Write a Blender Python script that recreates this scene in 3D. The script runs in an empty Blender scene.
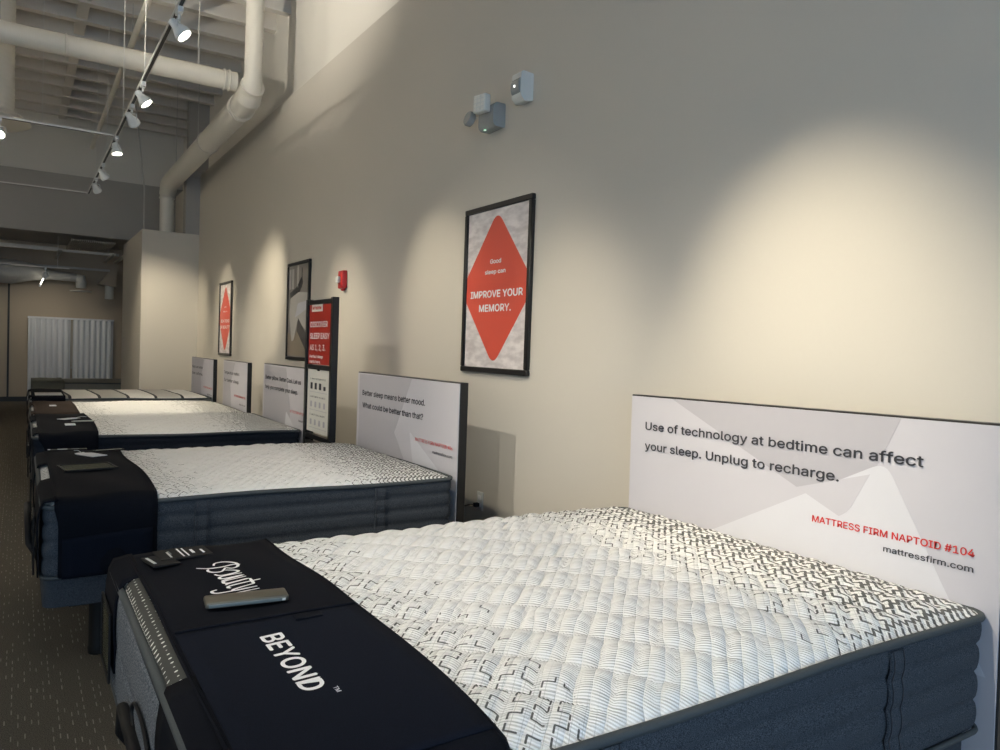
import bpy, bmesh, math, random
from mathutils import Vector, Matrix, noise
random.seed(7)
PI = math.pi
sc = bpy.context.scene
C = sc.collection
# ---------------------------------------------------------------- camera
CR = Vector((0.84191, -0.53848, 0.03497)); CU = Vector((-0.01208, 0.04600, 0.99887)); CF = Vector((0.53948, 0.84138, -0.03222))
camd = bpy.data.cameras.new('camera'); cam = bpy.data.objects.new('camera', camd); C.objects.link(cam)
camd.sensor_width = 36.0; camd.lens = 750 * 36 / 1000.0; camd.clip_start = 0.05; camd.clip_end = 100
cam.matrix_world = Matrix(((CR.x, CU.x, -CF.x, 0), (CR.y, CU.y, -CF.y, 0), (CR.z, CU.z, -CF.z, 1.4), (0, 0, 0, 1)))
sc.camera = cam
# ---------------------------------------------------------------- world, exposure
w = bpy.data.worlds.new('daylight'); sc.world = w; w.use_nodes = True
wb = w.node_tree.nodes['Background']; wb.inputs[0].default_value = (0.56, 0.76, 1.0, 1); wb.inputs[1].default_value = 4.5
sc.view_settings.view_transform = 'Standard'; sc.view_settings.look = 'None'
sc.view_settings.exposure = 0.32; sc.view_settings.gamma = 1.0
try: sc.view_settings.use_curve_mapping = False
except Exception: pass
FRONT_Y = -4.0
pl = bpy.data.lights.new('window_portal', 'AREA'); pl.shape = 'RECTANGLE'; pl.size = 7.2; pl.size_y = 2.9
pl.cycles.is_portal = True
po = bpy.data.objects.new('window_portal', pl); C.objects.link(po)
po.location = (-1.2, FRONT_Y - 0.12, 1.75); po.rotation_euler = (PI / 2, 0, 0)
# ceiling-track lamps: (x, y, target, watts, cone degrees, tint)
WARM = (1.0, 0.88, 0.66); NEUT = (1.0, 0.93, 0.80)
RX, RZ = 0.865, 3.60          # right-hand track
LX = -1.0                    # left-hand track
LAMPS_R = [  # y, aim, watts, cone, tint
    (1.90, (2.55, 1.72, 1.02), 270, 46, WARM),
    (3.40, (2.55, 3.25, 0.95), 110, 42, WARM),
    (5.45, (2.55, 4.75, 1.45), 120, 42, WARM),
    (7.20, (2.55, 6.55, 1.25), 150, 40, WARM),
    (7.95, (2.55, 9.40, 1.80), 260, 40, WARM),
    (9.30, (1.30, 8.70, 0.60), 170, 55, WARM),
    (10.85, (2.55, 11.7, 1.55), 160, 44, WARM),
    (11.9, (2.10, 13.6, 1.50), 190, 54, WARM)]
LAMPS_L = [
    (1.20, (1.70, 2.00, 0.70), 260, 58, NEUT),
    (2.40, (2.05, 4.00, 0.90), 190, 54, NEUT),
    (4.60, (2.00, 6.60, 0.90), 120, 54, NEUT),
    (7.20, (1.60, 8.60, 0.80), 120, 54, NEUT),
    (9.20, (2.00, 10.7, 0.90), 110, 48, NEUT)]  # last head is added to brighten the farthest headboard sign
LAMPS_UP = [   # heads turned up and outward; the outward ones are unseen, added for bounced fill
    (6.3, (2.68, 7.6, 6.8), 480, 92, NEUT),
    (0.4, (-4.6, 0.4, 3.2), 230, 120, NEUT), (3.4, (-4.6, 3.4, 3.2), 270, 120, NEUT), (6.6, (-4.6, 6.4, 3.4), 300, 120, NEUT),
    (9.9, (-4.6, 9.8, 3.4), 380, 120, NEUT), (12.4, (-4.6, 12.4, 3.6), 330, 120, NEUT)]
UPN = ('turned up toward the round duct elbow', 'added for bounce off the left wall, nearest the shop front', 'added for bounce off the left wall, second from the shop front', 'added for bounce off the left wall, third from the shop front', 'added for bounce off the left wall, fourth from the shop front', 'added for bounce off the left wall, nearest the back bulkhead')

# ================================================================ helpers
def link(o):
    C.objects.link(o); return o
def empty(name, loc=(0, 0, 0), rz=0.0, label=None, cat=None, group=None):
    o = link(bpy.data.objects.new(name, None)); o.location = loc; o.rotation_euler = (0, 0, rz)
    o.empty_display_size = 0.1
    tag(o, label, cat, group); return o
def tag(o, label=None, cat=None, group=None, kind=None):
    if label: o['label'] = label
    if cat: o['category'] = cat
    if group: o['group'] = group
    if kind: o['kind'] = kind
    return o
def obj(name, bm, mat, parent=None, smooth=False, loc=None, auto=None):
    me = bpy.data.meshes.new(name)
    bmesh.ops.recalc_face_normals(bm, faces=bm.faces[:]) if auto != 'keep' else None
    bm.to_mesh(me); bm.free()
    for m in (mat if isinstance(mat, (list, tuple)) else [mat]): me.materials.append(m)
    if smooth:
        for p in me.polygons: p.use_smooth = True
        if smooth != 'all':
            try: me.set_sharp_from_angle(angle=math.radians(40))
            except Exception: pass
    o = link(bpy.data.objects.new(name, me))
    if parent: o.parent = parent
    if loc is not None: o.location = loc
    return o
def struct(name, bm, mat, parent=None, smooth=False):
    return tag(obj(name, bm, mat, parent, smooth), kind='structure')
def B(): return bmesh.new()
def box(bm, x0, x1, y0, y1, z0, z1, bev=0.0, seg=2):
    b = bmesh.new()
    vs = [b.verts.new((x, y, z)) for x in (x0, x1) for y in (y0, y1) for z in (z0, z1)]
    for f in ((0, 1, 3, 2), (4, 6, 7, 5), (0, 4, 5, 1), (2, 3, 7, 6), (0, 2, 6, 4), (1, 5, 7, 3)):
        b.faces.new([vs[i] for i in f])
    if bev > 0:
        bmesh.ops.bevel(b, geom=b.edges[:], offset=bev, segments=seg, profile=0.5, affect='EDGES')
    join(bm, b); return bm
def join(bm, b, M=None):
    m = {}
    for v in b.verts: m[v] = bm.verts.new(M @ v.co if M else v.co)
    for f in b.faces:
        try:
            nf = bm.faces.new([m[v] for v in f.verts]); nf.material_index = f.material_index
        except ValueError: pass
    b.free()
def tube(bm, pts, r, n=10, closed=False, cap=True):
    pts = [Vector(p) for p in pts]; N = len(pts)
    rs = r if isinstance(r, (list, tuple)) else [r] * N
    rings = []; up = None
    for i, p in enumerate(pts):
        a = pts[i - 1] if (i > 0 or closed) else p
        c = pts[(i + 1) % N] if (i < N - 1 or closed) else p
        t = (c - a).normalized()
        if up is None:
            up = Vector((0, 0, 1)) if abs(t.z) < 0.9 else Vector((1, 0, 0))
        s = t.cross(up).normalized(); u2 = s.cross(t).normalized(); up = u2
        rings.append([bm.verts.new(p + (s * math.cos(2 * PI * k / n) + u2 * math.sin(2 * PI * k / n)) * rs[i]) for k in range(n)])
    for i in range(N if closed else N - 1):
        A, D = rings[i], rings[(i + 1) % N]
        for k in range(n):
            bm.faces.new((A[k], A[(k + 1) % n], D[(k + 1) % n], D[k]))
    if cap and not closed:
        bm.faces.new(rings[0]); bm.faces.new(rings[-1][::-1])
    return bm
def lathe(bm, prof, M=None, n=20):
    """prof: list of (r, h) along local z"""
    M = M or Matrix(); rings = []
    for r, h in prof:
        rings.append([bm.verts.new(M @ Vector((r * math.cos(2 * PI * k / n), r * math.sin(2 * PI * k / n), h))) for k in range(n)])
    for A, D in zip(rings, rings[1:]):
        for k in range(n): bm.faces.new((A[k], A[(k + 1) % n], D[(k + 1) % n], D[k]))
    bm.faces.new(rings[0][::-1]); bm.faces.new(rings[-1])
    return bm
def prism(bm, pts2, axis, a, b):
    """extrude polygon pts2 along axis between a and b; axis x: pts=(y,z); y: pts=(x,z); z: pts=(x,y)"""
    def P(p, t): return {'x': (t, p[0], p[1]), 'y': (p[0], t, p[1]), 'z': (p[0], p[1], t)}[axis]
    A = [bm.verts.new(P(p, a)) for p in pts2]; D = [bm.verts.new(P(p, b)) for p in pts2]
    bm.faces.new(A); bm.faces.new(D[::-1]); n = len(A)
    for k in range(n): bm.faces.new((A[k], D[k], D[(k + 1) % n], A[(k + 1) % n]))
    return bm
def rpoly(pts, r, n=6):
    """round corners of a polygon"""
    out = []; N = len(pts)
    for i in range(N):
        p = Vector(pts[i]); a = Vector(pts[i - 1]) - p; c = Vector(pts[(i + 1) % N]) - p
        rr = r[i] if isinstance(r, (list, tuple)) else r
        if rr <= 0: out.append(tuple(p)); continue
        s = p + a.normalized() * rr; e = p + c.normalized() * rr
        for k in range(n + 1):
            t = k / n; out.append(tuple(s * (1 - t) ** 2 + p * 2 * t * (1 - t) + e * t * t))
    return out

# ================================================================ materials
class X:
    """tiny node-expression builder"""
    def __init__(s, nt, sock): s.nt = nt; s.k = sock
    def _m(s, op, *a):
        n = s.nt.nodes.new('ShaderNodeMath'); n.operation = op
        for i, v in enumerate((s,) + a):
            if isinstance(v, X): s.nt.links.new(v.k, n.inputs[i])
            else: n.inputs[i].default_value = v
        return X(s.nt, n.outputs[0])
    def __add__(s, o): return s._m('ADD', o)
    def __sub__(s, o): return s._m('SUBTRACT', o)
    def __mul__(s, o): return s._m('MULTIPLY', o)
    def __truediv__(s, o): return s._m('DIVIDE', o)
    def lt(s, o): return s._m('LESS_THAN', o)
    def gt(s, o): return s._m('GREATER_THAN', o)
    def abs(s): return s._m('ABSOLUTE')
    def sin(s): return s._m('SINE')
    def fract(s): return s._m('FRACT')
    def floor(s): return s._m('FLOOR')
    def max(s, o): return s._m('MAXIMUM', o)
    def min(s, o): return s._m('MINIMUM', o)
    def pow(s, o): return s._m('POWER', o)
    def step(s, a, b):
        n = s.nt.nodes.new('ShaderNodeMapRange'); n.interpolation_type = 'SMOOTHSTEP'
        s.nt.links.new(s.k, n.inputs['Value']); n.inputs['From Min'].default_value = a; n.inputs['From Max'].default_value = b
        return X(s.nt, n.outputs[0])
def wnoise(nt, a, b):
    c = nt.nodes.new('ShaderNodeCombineXYZ'); nt.links.new(a.k, c.inputs[0]); nt.links.new(b.k, c.inputs[1])
    n = nt.nodes.new('ShaderNodeTexWhiteNoise'); n.noise_dimensions = '2D'; nt.links.new(c.outputs[0], n.inputs['Vector'])
    return X(nt, n.outputs['Value'])
def mixc(nt, f, a, b):
    n = nt.nodes.new('ShaderNodeMix'); n.data_type = 'RGBA'
    if isinstance(f, X): nt.links.new(f.k, n.inputs[0])
    else: n.inputs[0].default_value = f
    for i, v in ((6, a), (7, b)):
        if isinstance(v, tuple): n.inputs[i].default_value = (*v, 1)
        else: nt.links.new(v, n.inputs[i])
    return n.outputs[2]
def newmat(name, rough=0.6, metal=0.0, spec=None):
    m = bpy.data.materials.new(name); m.use_nodes = True; nt = m.node_tree
    p = nt.nodes['Principled BSDF']; p.inputs['Roughness'].default_value = rough; p.inputs['Metallic'].default_value = metal
    if spec is not None: p.inputs['Specular IOR Level'].default_value = spec
    return m, nt, p
def coords(nt):
    t = nt.nodes.new('ShaderNodeTexCoord'); s = nt.nodes.new('ShaderNodeSeparateXYZ'); nt.links.new(t.outputs['Object'], s.inputs[0])
    return t, X(nt, s.outputs[0]), X(nt, s.outputs[1]), X(nt, s.outputs[2])
def mat(name, c, rough=0.6, metal=0.0, var=0.06, scale=30, bump=0.0, spec=None):
    m, nt, p = newmat(name, rough, metal, spec)
    t = nt.nodes.new('ShaderNodeTexCoord'); n = nt.nodes.new('ShaderNodeTexNoise'); n.inputs['Scale'].default_value = scale
    n.inputs['Detail'].default_value = 3; nt.links.new(t.outputs['Object'], n.inputs['Vector'])
    nt.links.new(mixc(nt, X(nt, n.outputs[0]), tuple(v * (1 - var) for v in c), tuple(min(1, v * (1 + var)) for v in c)), p.inputs['Base Color'])
    if bump:
        b = nt.nodes.new('ShaderNodeBump'); b.inputs['Strength'].default_value = bump; b.inputs['Distance'].default_value = 0.002
        nt.links.new(n.outputs[0], b.inputs['Height']); nt.links.new(b.outputs[0], p.inputs['Normal'])
    return m
def fabric(name, ca, cb, scale=420, rough=0.9, stretch=(1, 1, 1), bump=0.3):
    m, nt, p = newmat(name, rough, 0, 0.15)
    t = nt.nodes.new('ShaderNodeTexCoord'); mp = nt.nodes.new('ShaderNodeMapping'); mp.inputs['Scale'].default_value = stretch
    n = nt.nodes.new('ShaderNodeTexNoise'); n.inputs['Scale'].default_value = scale; n.inputs['Detail'].default_value = 2
    nt.links.new(t.outputs['Object'], mp.inputs[0]); nt.links.new(mp.outputs[0], n.inputs['Vector'])
    v = X(nt, n.outputs[0]).step(0.38, 0.66)
    nt.links.new(mixc(nt, v, ca, cb), p.inputs['Base Color'])
    b = nt.nodes.new('ShaderNodeBump'); b.inputs['Strength'].default_value = bump; b.inputs['Distance'].default_value = 0.001
    nt.links.new(n.outputs[0], b.inputs['Height']); nt.links.new(b.outputs[0], p.inputs['Normal'])
    return m
def emis(name, c, s):
    m, nt, p = newmat(name); p.inputs['Base Color'].default_value = (*c, 1)
    p.inputs['Emission Color'].default_value = (*c, 1); p.inputs['Emission Strength'].default_value = s; return m
def mat_floor():
    m, nt, p = newmat('carpet', 0.95, 0, 0.1); t, x, y, z = coords(nt)
    n = nt.nodes.new('ShaderNodeTexNoise'); n.inputs['Scale'].default_value = 260; nt.links.new(t.outputs['Object'], n.inputs['Vector'])
    base = mixc(nt, X(nt, n.outputs[0]).step(0.35, 0.65), (0.080, 0.072, 0.058), (0.165, 0.148, 0.120))
    cx = x / 0.021; col = cx.floor(); off = wnoise(nt, col, col)
    cy = y / 0.072 + off * 7.0; row = cy.floor(); r = wnoise(nt, col, row)
    d = ((cx.fract() - 0.5).abs().lt(0.085)) * ((cy.fract() - 0.5).abs().lt(0.26)) * r.gt(0.55)
    nt.links.new(mixc(nt, d * (r * 0.7), base, (0.42, 0.39, 0.33)), p.inputs['Base Color'])
    b = nt.nodes.new('ShaderNodeBump'); b.inputs['Strength'].default_value = 0.5; b.inputs['Distance'].default_value = 0.003
    nt.links.new(n.outputs[0], b.inputs['Height']); nt.links.new(b.outputs[0], p.inputs['Normal'])
    return m
def mat_ticking(name, a=0.043, strength=1.0, half=1.0):
    """white quilted knit with a printed dark zigzag that thickens toward head and foot"""
    m, nt, p = newmat(name, 0.62, 0, 0.35); t, x, y, z = coords(nt)
    nz = nt.nodes.new('ShaderNodeTexNoise'); nz.inputs['Scale'].default_value = 6.5; nt.links.new(t.outputs['Object'], nz.inputs['Vector'])
    P = (x + y) * 0.70711; Q = (x - y) * 0.70711; Qw = Q + (X(nt, nz.outputs[0]) - 0.5) * 0.028; Pw = P + (X(nt, nz.outputs[0]) - 0.5) * 0.03
    ny = nt.nodes.new('ShaderNodeTexNoise'); ny.inputs['Scale'].default_value = 2.2; nt.links.new(t.outputs['Object'], ny.inputs['Vector'])
    wob = (X(nt, ny.outputs[0]) - 0.5) * 0.25
    D = ((x.abs() + wob).step(0.16 * half, 0.92 * half)) * strength
    head = (x + wob).step(0.30 * half, 0.95 * half)
    def layer(ou, ov, wd, dens, salt):
        u = P / a + ou; v = Q / a + ov; iu = u.floor(); iv = v.floor()
        chk = ((iu + iv) * 0.5).fract().gt(0.25)
        r1 = wnoise(nt, iu + salt, iv); r2 = wnoise(nt, iv + 17.3, iu + salt)
        fl = chk; fu = u.fract(); fu = fu * (fl * -2.0 + 1.0) + fl; fv = v.fract()
        h1 = ((fv - 0.22).abs().lt(wd)) * ((fu - 0.33).abs().lt(0.23))
        h2 = ((fv - 0.78).abs().lt(wd)) * ((fu - 0.73).abs().lt(0.20)) * r1.gt(0.4)
        vv = ((fu - 0.55).abs().lt(wd)) * ((fv - 0.5).abs().lt(0.30))
        return h1.max(h2).max(vv) * r2.lt(dens)
    wd = D * 0.02 + head * 0.065 + 0.038
    mark = layer(0.0, 0.0, wd, D.step(0.05, 0.42) * 1.15, 0.0).max(layer(0.5, 0.5, wd, head.step(0.12, 0.6) * 1.05, 5.1))
    g = 0.021
    grid = ((P / g).fract() - 0.5).abs().gt(0.455).max(((Q / g).fract() - 0.5).abs().gt(0.47))
    gm = D.step(0.03, 0.35) * 0.38
    ribs = ((P / 0.0085).fract() - 0.5).abs()
    white = mixc(nt, ribs.step(0.36, 0.5) * 0.20, (0.90, 0.90, 0.885), (0.55, 0.55, 0.53))
    c1 = mixc(nt, grid * gm, white, (0.20, 0.205, 0.20))
    c2 = mixc(nt, mark * 0.93, c1, (0.062, 0.062, 0.058))
    nt.links.new(c2, p.inputs['Base Color'])
    hgt = (ribs * -0.55) + (Qw * (PI / 0.034)).sin().abs().pow(0.7) * 0.75 + (Pw * (PI / 0.052) + (Qw / 0.034).floor() * 1.57).sin().abs() * 0.5 + mark * -0.3
    b = nt.nodes.new('ShaderNodeBump'); b.inputs['Strength'].default_value = 1.0; b.inputs['Distance'].default_value = 0.0065
    nt.links.new(hgt.k, b.inputs['Height']); nt.links.new(b.outputs[0], p.inputs['Normal'])
    return m
def mat_dots():
    """grey border cloth with rows of white dots on a mattress's foot edge"""
    m, nt, p = newmat('dotted_border', 0.6, 0, 0.3); t, x, y, z = coords(nt)
    u = x / 0.0165; v = y / 0.024 + (u.floor() * 0.5); r = wnoise(nt, u.floor(), v.floor())
    du = (u.fract() - 0.5) * 0.0165; dv = (v.fract() - 0.5) * 0.024
    d = (du * du + dv * dv)._m('SQRT').lt(r * 0.0026 + 0.0014)
    nt.links.new(mixc(nt, d, (0.05, 0.052, 0.048), (0.80, 0.81, 0.76)), p.inputs['Base Color']); return m
def mat_stripes():
    m, nt, p = newmat('striped_ticking', 0.7, 0, 0.3); t, x, y, z = coords(nt)
    s = (x + (y * 1.8).sin() * 0.03) / 0.30
    ln = (s.fract() - 0.5).abs().gt(0.445)
    band = (s * 0.5).fract().gt(0.5)
    q = ((x / 0.02).fract() - 0.5).abs().max(((y / 0.02).fract() - 0.5).abs()).gt(0.4) * 0.25
    base = mixc(nt, band, (0.78, 0.76, 0.71), (0.50, 0.485, 0.45))
    b2 = mixc(nt, q, base, (0.45, 0.44, 0.42))
    nt.links.new(mixc(nt, ln, b2, (0.03, 0.03, 0.035)), p.inputs['Base Color']); return m
def mat_print_photo():
    m, nt, p = newmat('snowy_print', 0.35, 0, 0.4); t, x, y, z = coords(nt)
    n = nt.nodes.new('ShaderNodeTexNoise'); n.inputs['Scale'].default_value = 9; n.inputs['Detail'].default_value = 6
    mp = nt.nodes.new('ShaderNodeMapping'); mp.inputs['Scale'].default_value = (1, 1, 2.6); nt.links.new(t.outputs['Object'], mp.inputs[0]); nt.links.new(mp.outputs[0], n.inputs['Vector'])
    nt.links.new(mixc(nt, X(nt, n.outputs[0]).step(0.3, 0.7), (0.55, 0.51, 0.52), (0.80, 0.76, 0.76)), p.inputs['Base Color']); return m
def mat_glass(name, c=(0.9, 0.95, 1), a=0.8, rough=0.05):
    m = bpy.data.materials.new(name); m.use_nodes = True; nt = m.node_tree; nt.nodes.clear()
    o = nt.nodes.new('ShaderNodeOutputMaterial'); mx = nt.nodes.new('ShaderNodeMixShader'); mx.inputs[0].default_value = 1 - a
    tr = nt.nodes.new('ShaderNodeBsdfTransparent'); tr.inputs[0].default_value = (*c, 1)
    gl = nt.nodes.new('ShaderNodeBsdfGlossy'); gl.inputs['Roughness'].default_value = rough
    nt.links.new(tr.outputs[0], mx.inputs[1]); nt.links.new(gl.outputs[0], mx.inputs[2]); nt.links.new(mx.outputs[0], o.inputs[0]); return m

M = dict(
    wall=mat('wall_paint', (0.575, 0.545, 0.49), 0.72, var=0.012, scale=60, bump=0.05, spec=0.25),
    upper=mat('upper_wall_paint', (0.70, 0.68, 0.63), 0.75, var=0.012, scale=50),
    fascia=mat('fascia_grey', (0.40, 0.385, 0.36), 0.8, var=0.012, scale=40),
    deck=mat('deck_paint', (0.58, 0.51, 0.465), 0.8, var=0.03, scale=10),
    joist=mat('joist_paint', (0.66, 0.63, 0.58), 0.7, var=0.02),
    duct=mat('duct_paint', (0.70, 0.67, 0.60), 0.5, var=0.02),
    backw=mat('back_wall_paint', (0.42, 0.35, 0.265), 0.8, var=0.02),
    floor=mat_floor(),
    base=mat('baseboard_vinyl', (0.03, 0.028, 0.026), 0.5),
    tick=mat_ticking('zigzag_ticking'), tick2=mat_ticking('fine_zigzag_ticking', 0.034, 0.95, 0.95),
    side=fabric('heathered_slate_fabric', (0.026, 0.032, 0.040), (0.092, 0.103, 0.120), 330, stretch=(1, 1, 2.2)),
    side_dk=fabric('heathered_charcoal_fabric', (0.008, 0.011, 0.018), (0.022, 0.028, 0.040), 330),
    foot=fabric('heathered_grey_fabric', (0.07, 0.08, 0.095), (0.24, 0.26, 0.285), 260),
    tape=mat('tape_edge_fabric', (0.055, 0.065, 0.07), 0.7, var=0.15, scale=300, bump=0.3),
    basef=fabric('slate_upholstery', (0.036, 0.042, 0.052), (0.056, 0.065, 0.078), 300),
    leg=mat('black_leg_paint', (0.006, 0.006, 0.006), 0.6, spec=0.2),
    runner=fabric('navy_felt', (0.0025, 0.0032, 0.006), (0.005, 0.0065, 0.012), 500, bump=0.15),
    runner2=fabric('navy_felt_pocket', (0.0025, 0.0042, 0.0095), (0.005, 0.0078, 0.017), 500, bump=0.15),
    brown=fabric('dark_brown_felt', (0.035, 0.025, 0.02), (0.055, 0.04, 0.034), 400),
    black=mat('black_plastic', (0.009, 0.009, 0.010), 0.6, spec=0.25),
    blackf=mat('black_satin_frame', (0.010, 0.010, 0.011), 0.35),
    white=mat('white_ink', (0.86, 0.86, 0.88), 0.6, var=0.01), ink=mat('dark_ink', (0.035, 0.036, 0.045), 0.6, var=0.01),
    red=mat('red_ink', (0.62, 0.035, 0.030), 0.5, var=0.02), redp=mat('red_print', (0.70, 0.095, 0.060), 0.4, var=0.02),
    sred=mat('deep_red_print', (0.42, 0.022, 0.012), 0.4, var=0.03),
    sign=mat('sign_face_print', (0.54, 0.53, 0.575), 0.38, var=0.012, scale=8, spec=0.4),
    signv=mat('sign_grey_print', (0.435, 0.425, 0.465), 0.38, var=0.012, spec=0.4),
    signl=mat('sign_pale_print', (0.63, 0.63, 0.675), 0.38, var=0.012, spec=0.4),
    paper=mat('paper_print', (0.72, 0.71, 0.66), 0.5, var=0.02), snow=mat_print_photo(),
    silver=mat('silver_metal', (0.13, 0.12, 0.095), 0.42, 0.5, var=0.03), silver2=mat('silver_key_panel', (0.17, 0.20, 0.20), 0.4, 0.5, var=0.03),
    device=mat('device_plastic', (0.62, 0.64, 0.62), 0.45, var=0.02), lensd=mat('smoked_lens', (0.30, 0.32, 0.32), 0.25, var=0.05),
    alarm=mat('alarm_red_plastic', (0.45, 0.015, 0.02), 0.35), steel=mat('galvanised_steel', (0.50, 0.49, 0.46), 0.6, 0.1, var=0.1),
    track=mat('track_enamel', (0.66, 0.65, 0.62), 0.4, var=0.02), slot=mat('track_slot', (0.02, 0.02, 0.02), 0.5),
    bulb=emis('lit_bulb', (1.0, 0.93, 0.78), 22.0), bulbd=mat('bulb_glass', (0.7, 0.72, 0.72), 0.15),
    headg=mat('lamp_head_enamel', (0.70, 0.72, 0.72), 0.3, var=0.03),
    blind=mat('white_blind', (0.66, 0.67, 0.68), 0.6, var=0.03), stripes=mat_stripes(), dots=mat_dots(),
    glass=mat_glass('window_glass', (0.95, 0.98, 1), 0.92), vinyl=mat_glass('clear_vinyl', (0.80, 0.82, 0.74), 0.62, 0.18),
    card=mat('info_card', (0.34, 0.33, 0.27), 0.4, var=0.35, scale=60), sage=mat('grey_green_cloth', (0.13, 0.13, 0.105), 0.9),
    greybed=mat('grey_bed_fabric', (0.22, 0.22, 0.20), 0.85), tagm=mat('white_tag_card', (0.75, 0.76, 0.80), 0.5),
    pic1=mat('picture_grey', (0.26, 0.245, 0.23), 0.35, var=0.05), pic2=mat('picture_pale', (0.55, 0.53, 0.50), 0.35, var=0.05),
    pic3=mat('picture_mid', (0.30, 0.275, 0.25), 0.35, var=0.05), pic4=mat('picture_dark', (0.085, 0.08, 0.08), 0.35), pic5=mat('picture_tan', (0.30, 0.25, 0.19), 0.35))

# ================================================================ text
FONT = None
try:
    import os
    fp = os.path.join(bpy.utils.resource_path('LOCAL'), 'datafiles', 'fonts', 'Inter.woff2')
    FONT = bpy.data.fonts.load(fp)
except Exception:
    FONT = None
def text_bm(s, bold=0.0, spacing=1.0):
    bw = bold; bold = 0.0
    cu = bpy.data.curves.new('txt', 'FONT'); cu.body = s; cu.size = 1; cu.offset = bold; cu.resolution_u = 3; cu.space_character = spacing
    if FONT: cu.font = FONT
    o = bpy.data.objects.new('txt', cu); C.objects.link(o)
    dg = bpy.context.evaluated_depsgraph_get(); dg.update()
    me = o.evaluated_get(dg).to_mesh(); b = bmesh.new(); b.from_mesh(me); o.evaluated_get(dg).to_mesh_clear()
    bpy.data.objects.remove(o); bpy.data.curves.remove(cu)
    bmesh.ops.triangulate(b, faces=b.faces[:])
    if bw:
        src = b.copy()
        for q_, (dx, dy) in enumerate(((bw, 0), (-bw, 0), (0, bw), (0, -bw))):
            join(b, src.copy(), Matrix.Translation((dx, dy, q_ + 1)))
        src.free()
    xs = [v.co.x for v in b.verts]; x0, x1 = min(xs), max(xs)
    for v in b.verts: v.co.x = (v.co.x - x0) / (x1 - x0)
    return b     # x normalised 0..1, y in em (cap height about .727)
CAP = 0.727 if FONT else 0.70
def text_x(s, X_, yl, yr, zb, cap, m, parent, bold=0.012, th=0.0006, name='lettering'):
    """text on a plane facing -X, reading from yl (left) to yr (right)"""
    b = text_bm(s, bold); sy = cap / CAP
    for v in b.verts: v.co = Vector((X_ - th - v.co.z * 6e-5, yl + (yr - yl) * v.co.x, zb + v.co.y * sy))
    for f in b.faces:
        f.normal_update()
        if f.normal.x > 0: f.normal_flip()
    return obj(name, b, m, parent, auto='keep')

# ================================================================ SETTING
WX = 2.55; UX = 2.68; LEDGE = 4.20; PY = 13.6; FY = 16.0; BY = 18.5; LWX = -4.6; DECK = 5.62; JB = 5.33
struct('floor', box(B(), LWX - .2, WX + .3, FRONT_Y - .2, BY + .2, -0.1, 0), M['floor'])
struct('wall_right', box(B(), WX, WX + .3, FRONT_Y, BY + .2, 0, LEDGE), M['wall'])
struct('wall_right_upper', box(B(), UX, WX + .3, FRONT_Y, BY + .2, LEDGE, DECK), M['upper'])
struct('wall_left', box(B(), LWX - .2, LWX, FRONT_Y, BY + .2, 0, DECK), M['wall'])
struct('wall_back', box(B(), LWX, WX, BY, BY + .2, 0, 3.62), M['backw'])
cl = struct('ceiling', box(B(), LWX - .2, WX + .3, FRONT_Y - .2, FY + .3, DECK, DECK + .15), M['deck'])
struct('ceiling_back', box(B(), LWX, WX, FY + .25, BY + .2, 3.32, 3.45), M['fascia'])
k = 0
y = 2.53
while y < 15.95:
    b = B(); box(b, LWX, UX, y - .055, y + .055, JB, JB + .05); box(b, LWX, UX, y - .03, y + .03, JB + .05, DECK)
    tag(obj('joist', b, M['joist'], cl), kind='structure')
    y += 0.6
for bx_ in (0.60, -1.9):
    b = B(); y = 2.53
    while y < 15.9:
        box(b, bx_ - .06, bx_ + .06, y + .03, y + .57, JB + .02, DECK - .02); y += 0.6
    tag(obj('joist_blocking', b, M['joist'], cl), kind='structure')
# back bulkhead: lower fascia slightly proud of the upper one and a darker grey
b = B(); box(b, LWX, WX + .3, FY + .06, FY + .25, 4.35, DECK)
struct('wall_bulkhead_upper', b, M['upper'])
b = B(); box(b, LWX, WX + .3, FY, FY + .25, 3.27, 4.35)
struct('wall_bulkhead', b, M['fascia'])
# partition box in the corner and the pilaster above
struct('wall_partition', box(B(), 1.665, WX, PY, FY + .25, 0, 3.19, 0.004), M['wall'])
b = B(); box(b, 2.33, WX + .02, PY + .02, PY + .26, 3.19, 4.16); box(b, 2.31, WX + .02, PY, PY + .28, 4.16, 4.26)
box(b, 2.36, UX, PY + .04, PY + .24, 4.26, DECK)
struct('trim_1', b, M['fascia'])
struct('baseboard_back', box(B(), LWX, WX, BY - .015, BY, 0, .10), M['base'])
struct('baseboard_right', box(B(), WX - .012, WX, FRONT_Y, PY, 0, .10), M['base'])
struct('baseboard_partition', box(B(), 1.653, 1.665, PY, FY, 0, .10), M['base'])
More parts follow.
